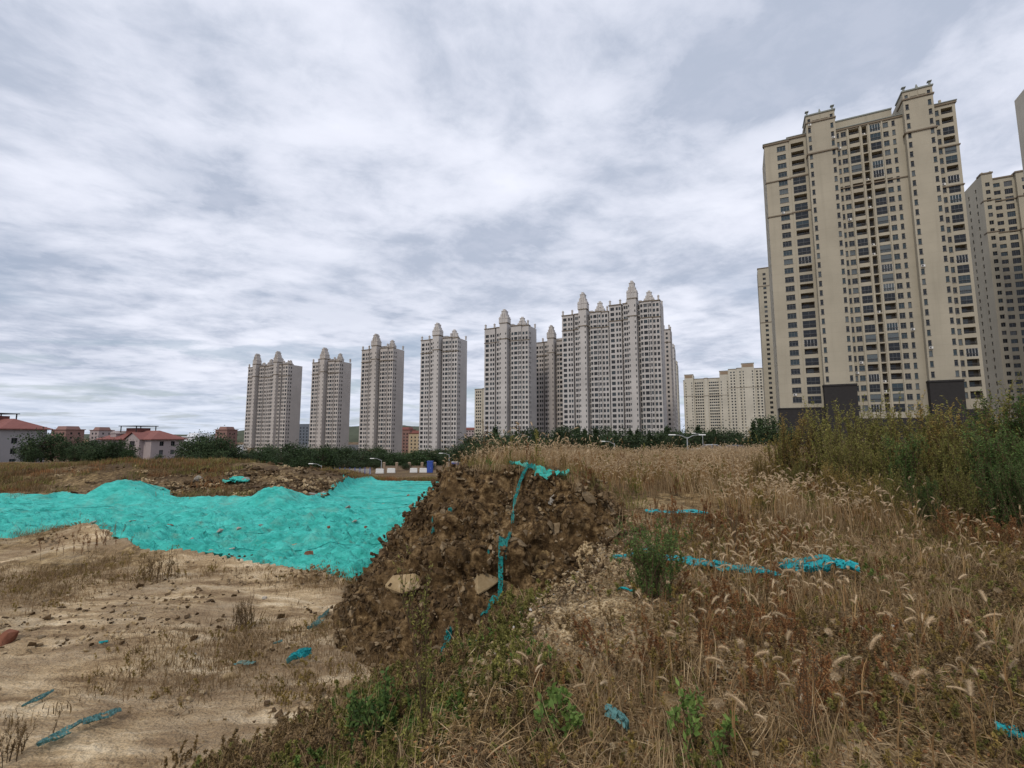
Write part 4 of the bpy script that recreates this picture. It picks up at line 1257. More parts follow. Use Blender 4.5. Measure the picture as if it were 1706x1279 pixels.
# ------------------------------------------------------------------ lane with hoarding, lamps, containers
def lamp_post(px, top_py, base_py, depth, label, arms=1):
    b = at(px, base_py, depth); z0 = land1(b.x, depth)
    h = at(px, top_py, depth).z - z0
    root = empty('street_lamp', (b.x, depth, z0)); tag(root, label, 'street lamp', 'street lamps')
    m = MB(); m.tube([(0, 0, -.3), (0, 0, h * .5), (0, 0, h)], [.11, .09, .06], 8); m.build('pole', M['steel'], root)
    for sx in ((-1,) if arms == 1 else (-1, 1)):
        a = MB(); a.tube([(0, 0, h - .2), (sx * .9, 0, h + .25), (sx * 1.9, 0, h + .35)], [.05, .045, .04], 6); ao = a.build('arm', M['steel'], root)
        l = MB(); l.frustum(sx * 2.2 - .5, sx * 2.2 + .5, -.16, .16, h + .28, h + .42, .05); l.build('lamp_head', M['white'], ao)
def build_lane():
    lamp_post(535, 775, 789, 100, 'short grey street lamp at the left end of the grey hoarding')
    lamp_post(635, 766, 790, 112, 'grey street lamp beside the white barriers')
    lamp_post(748, 757, 785, 125, 'grey street lamp right of the tall blue cabin')
    lamp_post(1146, 728, 760, 70, 'two-armed grey street lamp behind the foxtails', 2)
    lamp_post(1024, 738, 760, 90, 'thin grey street lamp in front of the double tower')
    lamp_post(1172, 724, 760, 120, 'slim grey street lamp before the far beige slab')
    # grey hoarding with blue posts
    a, b = at(557, 797, 100), at(616, 797, 100)
    root = empty('hoarding', (a.x, 100, min(land1(a.x, 100), land1(b.x, 100)) - .05)); tag(root, 'low grey sheet hoarding with blue posts beside the lane', 'hoarding')
    L = b.x - a.x; n = 7
    for i in range(n):
        p = MB(); x = L * i / n
        p.box(x + .07, x + L / n - .07, -.03, .03, .05, 1.35); 
        for k in range(5): p.box(x + .12 + k * .2, x + .18 + k * .2, -.06, -.03, .08, 1.3)
        p.build('panel', M['concrete'], root)
    for i in range(n + 1):
        p = MB(); p.box(L * i / n - .06, L * i / n + .06, -.08, .08, 0, 1.6); p.build('post', M['blue'], root)
    for k, (x0, x1, y0, d) in enumerate(((607, 617, 790, 104), (626, 639, 789, 106), (645, 658, 787, 110), (683, 695, 787, 112), (699, 711, 787, 112))):
        a, b = at(x0, y0 + 6, d), at(x1, y0 + 6, d)
        z = land1(a.x, d); w = b.x - a.x
        m = MB(); m.box(0, w, -.3, .3, -.1, .35); m.box(0, w, -.18, .18, .35, .95); m.box(.1, w - .1, -.12, .12, .95, 1.05)
        o = m.build('road_barrier', M['white'], None, (a.x, d, z)); tag(o, 'white plastic water barrier by the lane', 'barrier', 'white barriers')
    p = at(711, 790, 108); z = land1(p.x, 108); w = at(720, 790, 108).x - p.x; h = at(711, 768, 108).z - z
    root = empty('site_cabin', (p.x, 108, z)); tag(root, 'tall narrow blue steel cabin standing by the white barriers', 'cabin')
    m = MB(); m.box(0, w, 0, w * 1.1, .1, h - .15); m.build('body', M['blue'], root)
    m = MB(); m.box(-.06, w + .06, -.06, w * 1.1 + .06, h - .15, h); m.build('roof', M['blue'], root)
    m = MB(); m.box(w * .2, w * .8, -.05, 0, .25, h * .8); d = m.build('door', M['blue'], root)
    m = MB(); m.box(w * .68, w * .73, -.1, -.05, h * .38, h * .46); m.build('handle', M['steel'], d)
    p = at(752, 779, 128); z = land1(p.x, 128)
    root = empty('storage_box', (p.x, 128, z)); tag(root, 'small blue storage container beyond the lane lamp', 'container')
    m = MB(); m.box(0, 1.7, 0, 1.5, .1, 2.2); [m.box(.15 + .3 * k, .25 + .3 * k, -.05, 0, .2, 2.1) for k in range(5)]; m.build('body', M['blue'], root)
    m = MB(); m.box(-.05, 1.75, -.05, 1.55, 2.2, 2.3); m.build('lid', M['white'], root)
    # boundary wall with pillars
    a, b = at(640, 770, 140), at(830, 770, 140)
    z = min(land1(a.x, 140), land1(b.x, 140)); zt = at(700, 768, 140).z
    root = empty('boundary_wall', (a.x, 140, z)); tag(root, 'pale boundary wall with pillars behind the lane', 'wall')
    L = b.x - a.x; H = (zt - z) * .42; n = 9
    for i in range(n):
        m = MB(); m.box(L * i / n + .35, L * (i + 1) / n - .35, -.1, .1, 0, H); m.box(L * i / n + .35, L * (i + 1) / n - .35, -.2, .2, H, H + .12); m.build('wall_panel', M['brownbase'], root)
    for i in range(n + 1):
        m = MB(); m.box(L * i / n - .35, L * i / n + .35, -.3, .3, 0, H + .9); m.frustum(L * i / n - .45, L * i / n + .45, -.4, .4, H + .9, H + 1.2, .2); m.build('pillar', M['brownbase'], root)
    # cars parked behind the rise: only their roofs and windows show above the grass
    def car(px, py, dep, colr, lb):
        p = at(px, py, dep); zt = p.z; z0 = zt - 1.45
        root = empty('parked_car', (p.x, dep, z0), math.radians(-8)); tag(root, lb, 'car', 'cars parked behind the grass')
        bm_ = MB(); y0, y1 = -.85, .85
        pr = [(-2.2, .35), (-2.2, .75), (-1.9, .9), (-1.1, .95), (-.55, 1.42), (.75, 1.45), (1.5, .98), (2.1, .9), (2.25, .6), (2.2, .35)]
        for y, s in ((y0, 1), (y1, -1)): bm_.face([(x, y, z) for x, z in (pr if s < 0 else pr[::-1])][::-1])
        for (xa, za), (xb, zb) in zip(pr, pr[1:] + pr[:1]): bm_.face([(xa, y0, za), (xb, y0, zb), (xb, y1, zb), (xa, y1, za)])
        bm_.build('body', M[colr], root)
        for y in (y0 - .012, y1 + .012):
            w = MB(); w.face([(-.95, y, .98), (-.5, y, 1.36), (.02, y, 1.38), (.02, y, .98)]); w.face([(.1, y, .98), (.1, y, 1.38), (.72, y, 1.38), (1.32, y, 1.0)]); w.build('side_window', M['frame_dark'], root)
        w = MB(); w.face([(-1.14, -.7, .97), (-1.14, .7, .97), (-.6, .66, 1.42), (-.6, -.66, 1.42)]); w.build('windscreen', M['frame_dark'], root)
        for x in (-1.4, 1.35):
            for y in (-.8, .8):
                t_ = MB(); t_.tube([(x, y - .1, .32), (x, y + .1, .32)], .32, 14); wo = t_.build('wheel', M['plinth'], root)
                r_ = MB(); r_.tube([(x, y - .115, .32), (x, y + .115, .32)], .19, 10); r_.build('rim', M['steel'], wo)
    car(1182, 740, 62, 'steel', 'silver grey car behind the foxtails near the two-armed lamp')
    car(1222, 741, 58, 'frame', 'dark grey car behind the foxtails beside the silver one')
build_lane()

# ------------------------------------------------------------------ stones
def m_stone(name, a, b, c):
    t = NT(name, .9, .2)
    n = t.noise(5, 6, .65, vec=t.pos(True)); r = t.objrand(); n2 = t.noise(24, 4, .6, vec=t.pos(True))
    col = t.ramp(n, [(.3, a), (.5, b), (.72, c)])
    col = t.mix(t.mr(r, 0, 1, 0, .6), col, tuple(k * .5 for k in a))
    t.col(col); t.bump(t.math('ADD', n, t.math('MULTIPLY', n2, .4)), .6, .03)
    return t.mat
M['rubble'] = m_stone('rubble_stone', (.15, .106, .06), (.26, .19, .112), (.40, .31, .20))
M['clod'] = m_stone('earth_clod', (.055, .034, .017), (.11, .07, .034), (.19, .128, .066))
M['ochre'] = m_stone('ochre_rock', (.30, .215, .115), (.42, .31, .17), (.56, .47, .33))
M['pale'] = m_stone('pale_rock', (.28, .25, .215), (.39, .36, .31), (.53, .50, .45))
M['brickred'] = m_stone('red_stone', (.20, .075, .045), (.29, .12, .07), (.36, .18, .12))
def rock_mesh(name, seed, dims, n=16, mat='rubble', subdiv=0):
    r = random.Random(seed)
    bm = bmesh.new()
    for i in range(n):
        v = Vector((r.gauss(0, 1), r.gauss(0, 1), r.gauss(0, 1))).normalized() * r.uniform(.82, 1.05)
        bm.verts.new((v.x * dims[0], v.y * dims[1], v.z * dims[2]))
    res = bmesh.ops.convex_hull(bm, input=bm.verts)
    bmesh.ops.delete(bm, geom=[g for g in res['geom_interior'] if isinstance(g, bmesh.types.BMVert)], context='VERTS')
    if subdiv:
        bmesh.ops.bevel(bm, geom=list(bm.edges), offset=min(dims) * .06, segments=1, affect='EDGES')
        bmesh.ops.triangulate(bm, faces=bm.faces)
        bmesh.ops.subdivide_edges(bm, edges=list(bm.edges), cuts=subdiv, use_grid_fill=True)
        for v in bm.verts:
            q = np.array([v.co * (5 / max(dims)) + Vector((seed, 2 * seed, 0))]) % 40
            v.co *= 1 + .06 * (float(vnoise3(*q.T)[0]) - .5) + .03 * (float(vnoise3(*(q * 3.1 % 40).T)[0]) - .5)
    me = bpy.data.meshes.new(name); bm.to_mesh(me); bm.free()
    me.materials.append(M[mat]); return me

def bank_samples(n, seed):
    """points on the bank mesh with normals, by area"""
    g = np.random.default_rng(seed)
    nv = len(bank_me.vertices); co = np.empty(nv * 3); bank_me.vertices.foreach_get('co', co); co = co.reshape(-1, 3)
    nf = len(bank_me.polygons); fi = np.empty(nf * 4, np.int32); bank_me.loops.foreach_get('vertex_index', fi); fi = fi.reshape(-1, 4)
    a = co[fi]; c = a.mean(1)
    nr = np.cross(a[:, 2] - a[:, 0], a[:, 3] - a[:, 1]); ar = np.linalg.norm(nr, axis=1) / 2; nr = nr / (2 * ar[:, None] + 1e-12)
    Z, s, w, ab = land(c[:, 0], c[:, 1], True)
    wt = ar * bank_mask(c[:, 0], c[:, 1], s, w, ab) ** 2 * ((s < .15) | ((np.abs(c[:, 0] - 1.9) < .3) & (s < 1.5)))
    k = g.choice(nf, n, p=wt / wt.sum())
    return c[k], nr[k], g

def build_stones():
    ms = [rock_mesh('stone', 40 + i, (1, .55 + .1 * (i % 4), .35 + .08 * (i % 3)), 12 + i % 5, 'rubble' if i % 4 else 'clod') for i in range(12)]
    P, Nn, g = bank_samples(295, 5)
    for p, n in zip(P, Nn):
        o = link('stone', ms[g.integers(0, 12)], bank)
        sz = float(np.clip(g.lognormal(-2.6, .42), .04, .20))
        o.scale = (sz, sz, sz); o.location = Vector(p) + Vector(n) * sz * .18
        o.rotation_euler = (g.uniform(-.6, .6), g.uniform(-.3, .9), g.uniform(0, 6.28))
    big = [(676, 976, 9.0, (.46, .32, .30), 'ochre', (.2, .15, .3), 'large ochre yellow angular rock set in the lower bank'),
           (806, 968, 9.05, (.42, .34, .27), 'ochre', (.3, -.3, 1.2), 'grey-ochre boulder jutting from the bank beside the hanging net strip'),
           (655, 1057, 8.3, (.22, .10, .08), 'rubble', (.1, .5, .3), 'long brown stone lying at the foot of the bank below the yellow rock'),
           (925, 885, 9.4, (.10, .10, .26), 'rubble', (.2, .25, .4), 'upright pale brown stone near the hollow at the bank end'),
           (905, 948, 8.8, (.26, .12, .10), 'rubble', (.2, .5, 2.6), 'slanting flat stone right of the hanging net strip'),
           (770, 800, 10.45, (.16, .12, .10), 'rubble', (0, .3, .5), 'squarish stone at the top left of the bank'),
           (920, 832, 9.8, (.09, .08, .15), 'pale', (.3, .2, 1.0), 'pale wedge of stone high on the bank'),
           (660, 865, 10.9, (.10, .08, .08), 'ochre', (.3, .2, 1.0), 'yellowish stone on the left shoulder of the bank')]
    for i, (px, py, dep, dm, mt, ro, lb) in enumerate(big):
        dep = on_surface(px, py).y
        o = link('rock', rock_mesh('rock', 74 + i * 3, dm, (10, 12)[i] if i < 2 else 11, mt, 1), None, at(px, py, dep + (-.16, -.02)[i] if i < 2 else dep + .02), ro)
        tag(o, lb, 'rock', None)
    # loose rocks beyond and on the net, on the sand and on the plateau
    others = [(521, 826, 'pale', .34, 'pale block at the right end of the rubble beside the net, foremost of three'), (538, 824, 'pale', .30, 'upright pale block beside the net, right one of three'), (509, 823, 'ochre', .30, 'ochre block beside the net, left one of three'),
              (410, 802, 'pale', .40, 'white rock on the soil heap beside the scrap of net'), (330, 801, 'pale', .45, 'rounded pale rock at the left of the soil heap'), (338, 818, 'ochre', .35, 'tan rock in the middle of the soil heap'),
              (371, 822, 'ochre', .28, 'small tan rock low on the soil heap'), (300, 822, 'rubble', .35, 'brown rock at the left foot of the soil heap'), (468, 800, 'rubble', .35, 'brown rock on the right of the soil heap'),
              (12, 1070, 'brickred', .24, 'brick-red stone lying alone on the sand'), (383, 1132, 'ochre', .13, 'tan stone at the edge of the weeds left of the blue net bundle'), (325, 1093, 'pale', .07, 'white pebble on the sand'),
              (440, 998, 'pale', .08, 'white flat stone on the sand below the net'), (1543, 1067, 'ochre', .06, 'small yellow stone in the litter beside the crumpled paper'), (1009, 1052, 'pale', .028, 'white pebble on the gravel slope'),
              (760, 1170, 'ochre', .12, 'pale yellow stone among the weeds at the foot of the slope')]
    for i, (px, py, mt, sz, lb) in enumerate(others):
        p = on_land(px, py)
        o = link('rock', rock_mesh('rock', 200 + i, (sz, sz * .75, sz * .62), 13, mt, 1), None, (p.x, p.y, p.z + sz * .25), (.1 * i, .2, i * 1.3))
        tag(o, lb, 'rock', None)
    # stones that weigh the net down
    g = random.Random(9)
    wm = [rock_mesh('weight_stone', 300 + i, (.13, .10, .07), 10, 'pale' if i % 3 else 'brickred') for i in range(6)]
    spots = [(52, 935 - 40), (93, 884), (40, 876), (90, 898), (132, 880), (220, 868), (283, 877), (365, 886), (398, 882), (430, 904), (460, 898), (492, 852), (442, 866), (436, 877), (505, 880), (548, 880), (566, 908), (514, 917), (516, 924), (459, 944), (609, 898), (633, 892), (350, 922), (386, 915), (340, 948), (590, 870), (545, 862), (610, 880), (218, 862), (285, 864), (185, 890), (155, 872), (320, 900), (640, 866), (580, 846), (640, 840), (680, 826), (610, 828)]
    for i, (px, py) in enumerate(spots):
        p = at_z(px, py, -2.35); q = None
        for k in range(3):
            z = float(net_z(np.array([p.x]), np.array([p.y]))[0][0]); p = at_z(px, py, z)
        if not inside(NET, np.array([p.x]), np.array([p.y]))[0]: continue
        o = link('weight_stone', wm[i % 6], None, (p.x, p.y, z + .05), (0, .2, g.uniform(0, 6))); k = g.uniform(.9, 1.7); o.scale = (k, k, k)
        tag(o, 'small pale stone weighing down the big green net', 'stone', 'stones on the net')
build_stones()

# scraps of net ---------------------------------------------------------------
def net_strip(pts, wid, label, mat='net', thick=.05, name='net_strip', seed=1, seg=5, zoff=.06, surf=True):
    """a crumpled strip of netting laid along points (x, y[, z])"""
    r = np.random.default_rng(seed)
    P = []
    for a, b in zip(pts, pts[1:]):
        a, b = Vector(a), Vector(b)
        n = max(2, int((b - a).length / .035))
        P += [a.lerp(b, i / n) for i in range(n)]
    P.append(Vector(pts[-1]))
    nu = 15
    V = np.zeros((len(P), nu, 3))
    for i, p in enumerate(P):
        t = (P[min(i + 1, len(P) - 1)] - P[max(i - 1, 0)]).normalized()
        sd = Vector((t.y, -t.x, 0)); sd = sd.normalized() if sd.length > 1e-4 else Vector((1, 0, 0))
        e = min(1, i / 5, (len(P) - 1 - i) / 5) * .7 + .3
        ww = wid * e * (.55 + .9 * float(vnoise(np.array([i * .11 + seed * 7.7]), np.array([.5]))[0]))
        for j in range(nu):
            f = j / (nu - 1) - .5
            q = p + sd * (f * ww)
            V[i, j] = q
    X, Y, Z = V[..., 0], V[..., 1], V[..., 2]
    cr = ridge(X * 7 + seed * 3, Y * 7, 2) + .6 * fbm(X * 19, Y * 19 + Z * 13, 2)
    ii = np.arange(len(P))[:, None]; jj = np.arange(nu)[None, :]
    fold = .5 + .5 * np.sin(jj * 1.35 + 2.2 * vnoise(ii * .09 + 0 * jj, jj * .3 + seed + 0 * ii) * 3)
    base = surface(X, Y); base = .4 * base + .6 * base.mean(1, keepdims=True)
    Zn = base + zoff + thick * (.8 * cr * .6 + .9 * fold)
    kp = (vnoise(X * 9 + seed, Y * 9) > .16 + .45 * np.abs(jj / (nu - 1) - .5) ** 2) if wid < .6 else None
    me = grid_mesh(name, X, Y, Zn, kp, [M[mat]])
    return tag(link(name, me), label, 'net')
def build_scraps():
    L = on_surface
    net_strip([L(1022, 942), L(1050, 938), L(1100, 948), L(1160, 952), L(1230, 960), L(1300, 972)], .28, 'faded blue-green net strip crossing the plateau behind the green shrub', 'netblue', .05, seed=2)
    net_strip([L(1300, 970), L(1340, 968), L(1390, 966), L(1432, 972)], .26, 'bright blue-green crumpled net at the right end of the faded strip', 'netblue', .10, seed=3, zoff=.09)
    net_strip([L(1075, 858), L(1120, 860), L(1180, 862)], .30, 'thin net strip half buried in grass on the plateau', 'netblue', .03, seed=4)
    net_strip([L(1030, 1010), L(1050, 1018), L(1062, 1026)], .07, 'small net scrap on the gravel in front of the shrub', 'netblue', .03, seed=5)
    net_strip([L(478, 1116), L(495, 1106), L(518, 1098)], .17, 'bright blue-green net bundle at the foot of the bank spur', 'netblue', .12, seed=6, zoff=.05)
    net_strip([L(512, 1056), L(532, 1044), L(548, 1036)], .14, 'small net scrap above the net bundle on the bank spur', 'netfaded', .06, seed=7)
    net_strip([L(60, 1256), L(110, 1232), L(150, 1212), L(200, 1194)], .16, 'long dull net strip on the sand at the edge of the weeds', 'netfaded', .05, seed=8)
    net_strip([L(35, 1188), L(70, 1170), L(88, 1160)], .10, 'short dull net strip on the sand beyond the long one', 'netfaded', .03, seed=9)
    net_strip([L(385, 1113), L(405, 1112), L(425, 1112)], .16, 'flat pale net scrap on the sand left of the net bundle', 'netfaded', .03, seed=10)
    net_strip([L(165, 1079), L(178, 1078)], .10, 'tiny net scrap alone on the sand', 'netblue', .04, seed=11)
    net_strip([L(1665, 1252), L(1690, 1256), L(1725, 1262)], .08, 'bright net scrap by the stems on the plateau edge', 'netblue', .06, seed=12)
    net_strip([L(1010, 1228), L(1030, 1240), L(1048, 1258)], .06, 'net scrap caught in the green weeds', 'netfaded', .06, seed=13, zoff=.1)
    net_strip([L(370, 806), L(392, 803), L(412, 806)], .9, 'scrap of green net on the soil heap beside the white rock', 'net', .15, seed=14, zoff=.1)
    net_strip([L(455, 1082), L(470, 1076)], .10, 'dull net scrap left of the net bundle on the slope', 'netfaded', .04, seed=15)
    # strip hanging down the bank from the crest
    pts = [L(892, 789), L(880, 800), L(868, 830), L(858, 860), L(848, 905), L(842, 940), L(835, 985), L(832, 1012), L(815, 1030), L(800, 1052)]
    pts = [Vector(p) for p in pts]
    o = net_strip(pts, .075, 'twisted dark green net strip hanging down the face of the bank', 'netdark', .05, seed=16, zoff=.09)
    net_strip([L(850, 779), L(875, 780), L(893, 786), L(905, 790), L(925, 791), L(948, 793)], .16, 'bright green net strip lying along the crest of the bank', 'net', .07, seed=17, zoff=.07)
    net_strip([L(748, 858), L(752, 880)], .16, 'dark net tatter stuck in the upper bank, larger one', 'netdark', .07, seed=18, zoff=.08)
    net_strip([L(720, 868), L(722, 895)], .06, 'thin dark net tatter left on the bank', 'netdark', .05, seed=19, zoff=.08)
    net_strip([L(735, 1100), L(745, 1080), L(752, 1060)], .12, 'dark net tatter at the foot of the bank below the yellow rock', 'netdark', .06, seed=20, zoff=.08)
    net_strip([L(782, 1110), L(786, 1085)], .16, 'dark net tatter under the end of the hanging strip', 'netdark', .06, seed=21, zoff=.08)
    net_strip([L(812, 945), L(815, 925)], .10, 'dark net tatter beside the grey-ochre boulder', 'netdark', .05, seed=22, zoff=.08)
    # crumpled litter on the plateau
    for px, py, mt, lb in ((1440, 1050, 'white', 'crumpled white paper in the litter on the plateau'), (1490, 1046, 'white', 'pale plastic rag next to the crumpled paper')):
        p = L(px, py)
        me = rock_mesh('litter_paper', int(px), (.06, .04, .02), 18, mt, 1)
        tag(link('litter_paper', me, None, (p.x, p.y, p.z + .02), (0, 0, px)), lb, 'litter')
build_scraps()
# ------------------------------------------------------------------ vegetation
M['fox_head'] = m_leaf('foxtail_head', (0.497, 0.362, 0.212), (0.658, 0.505, 0.320), (0.776, 0.630, 0.436), .9, .25)
M['fox_stem'] = m_leaf('foxtail_stem', (0.300, 0.181, 0.076), (0.463, 0.302, 0.141), (0.588, 0.407, 0.202), .85, .2)
M['fox_leaf'] = m_leaf('foxtail_blade', (0.244, 0.136, 0.056), (0.416, 0.255, 0.113), (0.551, 0.375, 0.181), .85, .3)
M['straw'] = m_leaf('straw', (0.271, 0.179, 0.088), (0.469, 0.329, 0.172), (0.689, 0.529, 0.323), .85, .25)
M['red_leaf'] = m_leaf('red_brown_leaf', (0.193, 0.083, 0.036), (0.322, 0.154, 0.063), (0.463, 0.263, 0.108), .85, .25)
M['brown_leaf'] = m_leaf('brown_leaf', (0.137, 0.090, 0.042), (0.250, 0.168, 0.076), (0.402, 0.281, 0.125), .9, .2)
M['green_leaf'] = m_leaf('green_leaf', (0.090, 0.156, 0.036), (0.162, 0.250, 0.060), (0.264, 0.362, 0.100), .75, .3)
M['olive_leaf'] = m_leaf('olive_leaf', (0.140, 0.147, 0.038), (0.252, 0.241, 0.065), (0.405, 0.357, 0.110), .8, .3)
M['rust_leaf'] = m_leaf('rusty_olive_leaf', (0.207, 0.154, 0.046), (0.330, 0.246, 0.074), (0.495, 0.345, 0.114), .8, .3)
M['shrub_leaf'] = m_leaf('shrub_leaf', (0.057, 0.106, 0.030), (0.103, 0.170, 0.046), (0.172, 0.252, 0.068), .75, .3)
M['hay'] = m_leaf('hay', (0.189, 0.125, 0.065), (0.304, 0.206, 0.110), (0.446, 0.319, 0.173), .9, .25)
M['twig'] = m_plain('twig', (.10, .068, .042), .9, .1, .3, 20)

def arc(base, h, lean, droop, n, az):
    """stem that rises, leans and nods at the top"""
    pts = []
    x = 0.0; z = 0.0; ang = 0.0
    st = h / n
    for i in range(n + 1):
        pts.append(Vector((base[0] + x * math.cos(az), base[1] + x * math.sin(az), base[2] + z)))
        f = i / n
        ang = lean * f + droop * f ** 4
        x += st * math.sin(ang); z += st * math.cos(ang)
    return pts
def fox_head(mb, pts, rad, r, m=0, br=44, bl=.011):
    """nodding bristly spike along pts"""
    n = len(pts)
    prof = [.45 + .55 * math.sin(math.pi * min(1, (.12 + .88 * i / (n - 1)))) for i in range(n)]
    mb.tube(pts, [rad * p for p in prof], 6, m)
    for k in range(br):
        f = r.random() * (n - 1.001); i = int(f)
        p = pts[i].lerp(pts[i + 1], f - i); t = (pts[i + 1] - pts[i]).normalized()
        o = Vector((r.gauss(0, 1), r.gauss(0, 1), r.gauss(0, 1))); o -= t * o.dot(t)
        if o.length < 1e-3: continue
        o.normalize(); sd = t.cross(o) * .0014
        q = p + o * rad * .75
        mb.face([q - sd, q + sd, q + (o * .75 + t * .6).normalized() * bl * r.uniform(.7, 1.3)], m)
def fox_stalk(r, st, lf, hd, base=(0, 0, 0), h=.6, az=None, lean=None, k=1.0, mats=(0, 1, 2), br=64):
    az = r.uniform(0, 6.28) if az is None else az
    lean = abs(r.gauss(.25, .25)) if lean is None else lean
    pts = arc(base, h, lean, r.uniform(.3, 1.3), 8, az)
    st.tube(pts, [.0019 * k, .0018 * k, .0016 * k, .0015 * k, .0013 * k, .0012 * k, .0011 * k, .001 * k, .0009 * k], 3, mats[0], False)
    d = (pts[-1] - pts[-2]).normalized(); hl = r.uniform(.055, .105) * k
    hp = [pts[-1]]; bend = r.uniform(.05, .3)
    for i in range(5):
        hp.append(hp[-1] + d * (hl / 5)); d = (d + Vector((math.cos(az) * bend * .5, math.sin(az) * bend * .5, -bend))).normalized()
    fox_head(hd, hp, r.uniform(.006, .0085) * k, r, mats[2], br, .017 * k)
    for j in range(r.randrange(2, 4)):
        i = r.randrange(1, 6); a2 = r.uniform(0, 6.28); ln = r.uniform(.12, .26) * k
        lp = arc(pts[i], ln, r.uniform(.4, 1.0), r.uniform(.6, 1.9), 4, a2)
        lf.blade(lp, r.uniform(.005, .009) * k, (-math.sin(a2), math.cos(a2), 0), mats[1])

def tmpl(name, mb, mats):
    return bpy.data.objects.new(name, mb.mesh(name, mats))
def t_foxtail(seed, n=9, spread=.14, hmin=.35, hmax=.72):
    r = random.Random(seed); mb = MB()
    for i in range(n):
        fox_stalk(r, mb, mb, mb, (r.gauss(0, spread), r.gauss(0, spread), -.02), r.uniform(hmin, hmax))
    return tmpl('foxtail', mb, [M['fox_stem'], M['fox_leaf'], M['fox_head']])
def t_straw(seed, n=46, h=.34, flat=.8, mat='straw', w=.0045, spread=.10):
    r = random.Random(seed); mb = MB()
    for i in range(n):
        az = r.uniform(0, 6.28)
        p = arc((r.gauss(0, spread), r.gauss(0, spread), -.01), h * r.uniform(.4, 1.2), abs(r.gauss(flat, .4)), r.uniform(0, 1.2), 4, az)
        mb.blade(p, w * r.uniform(.6, 1.5), (-math.sin(az), math.cos(az), 0))
    return tmpl('straw', mb, [M[mat]])
def t_herb(seed, leafm, n=6, h=.42, branch=7, per=16, ls=.014, spread=.07, lean=.35, stemm='twig', droop=.2, wr=.55):
    """upright branching weed with small leaves"""
    r = random.Random(seed); mb = MB()
    for i in range(n):
        az = r.uniform(0, 6.28); hh = h * r.uniform(.55, 1.15)
        pts = arc((r.gauss(0, spread), r.gauss(0, spread), -.02), hh, abs(r.gauss(lean, .2)), droop, 6, az)
        mb.tube(pts, [.0028, .0026, .0023, .002, .0016, .0013, .001], 3, 0, False)
        for b in range(branch):
            f = r.uniform(.15, .98) * 5.99; k = int(f); p0 = pts[k].lerp(pts[k + 1], f - k)
            a2 = r.uniform(0, 6.28); bl = hh * r.uniform(.12, .38) * (1.15 - f / 7)
            bp = arc(p0, bl, r.uniform(.4, 1.0), .3, 3, a2)
            mb.tube(bp, [.0012, .001, .0009, .0007], 3, 0, False)
            for q in range(per):
                g = r.uniform(.1, 2.99); kk = int(g); c = bp[kk].lerp(bp[kk + 1], g - kk)
                d = rvec_r(r, .3); sd = d.cross(rvec_r(r)).normalized()
                mb.leaf(c, d, sd, ls * r.uniform(.6, 1.5), ls * wr * r.uniform(.6, 1.4), 1)
    return tmpl('weed', mb, [M[stemm], M[leafm]])
def rvec_r(r, up=0.0):
    v = Vector((r.gauss(0, 1), r.gauss(0, 1), r.gauss(0, 1) + up))
    return v.normalized()
def t_litter(seed, n=90, rad=.32):
    r = random.Random(seed); mb = MB()
    for i in range(n):
        a = r.uniform(0, 6.28); d = Vector((math.cos(a), math.sin(a), r.gauss(0, .22))).normalized()
        sd = d.cross(Vector((r.gauss(0, .35), r.gauss(0, .35), 1))).normalized()
        c = (r.uniform(-rad, rad), r.uniform(-rad, rad), r.uniform(.002, .03))
        k = r.random()
        if k < .6: mb.leaf(c, d, sd, r.uniform(.03, .13), r.uniform(.002, .005), 0)
        elif k < .85: mb.leaf(c, d, sd, r.uniform(.012, .035), r.uniform(.007, .018), 1)
        else: mb.leaf(c, d, sd, r.uniform(.012, .03), r.uniform(.006, .016), 2)
    return tmpl('litter', mb, [M['straw'], M['brown_leaf'], M['red_leaf']])
def t_pebbles(seed, mat, n=16, rad=.22, lo=.006, hi=.022):
    r = random.Random(seed); mb = MB()
    for i in range(n):
        s = r.uniform(lo, hi) * (1.6 if r.random() < .08 else 1); c = Vector((r.uniform(-rad, rad), r.uniform(-rad, rad), s * .2))
        pts = [Vector((r.gauss(0, 1), r.gauss(0, 1), r.gauss(0, .7))).normalized() * s * r.uniform(.8, 1.1) for _ in range(8)]
        bm = bmesh.new()
        for p in pts: bm.verts.new(p + c)
        bmesh.ops.convex_hull(bm, input=bm.verts)
        bm.verts.index_update(); n0 = len(mb.v)
        mb.v.extend([tuple(v.co) for v in bm.verts])
        for f in bm.faces: mb.f.append(tuple(n0 + v.index for v in f.verts)); mb.m.append(0)
        bm.free()
    return tmpl('pebbles', mb, [M[mat]])

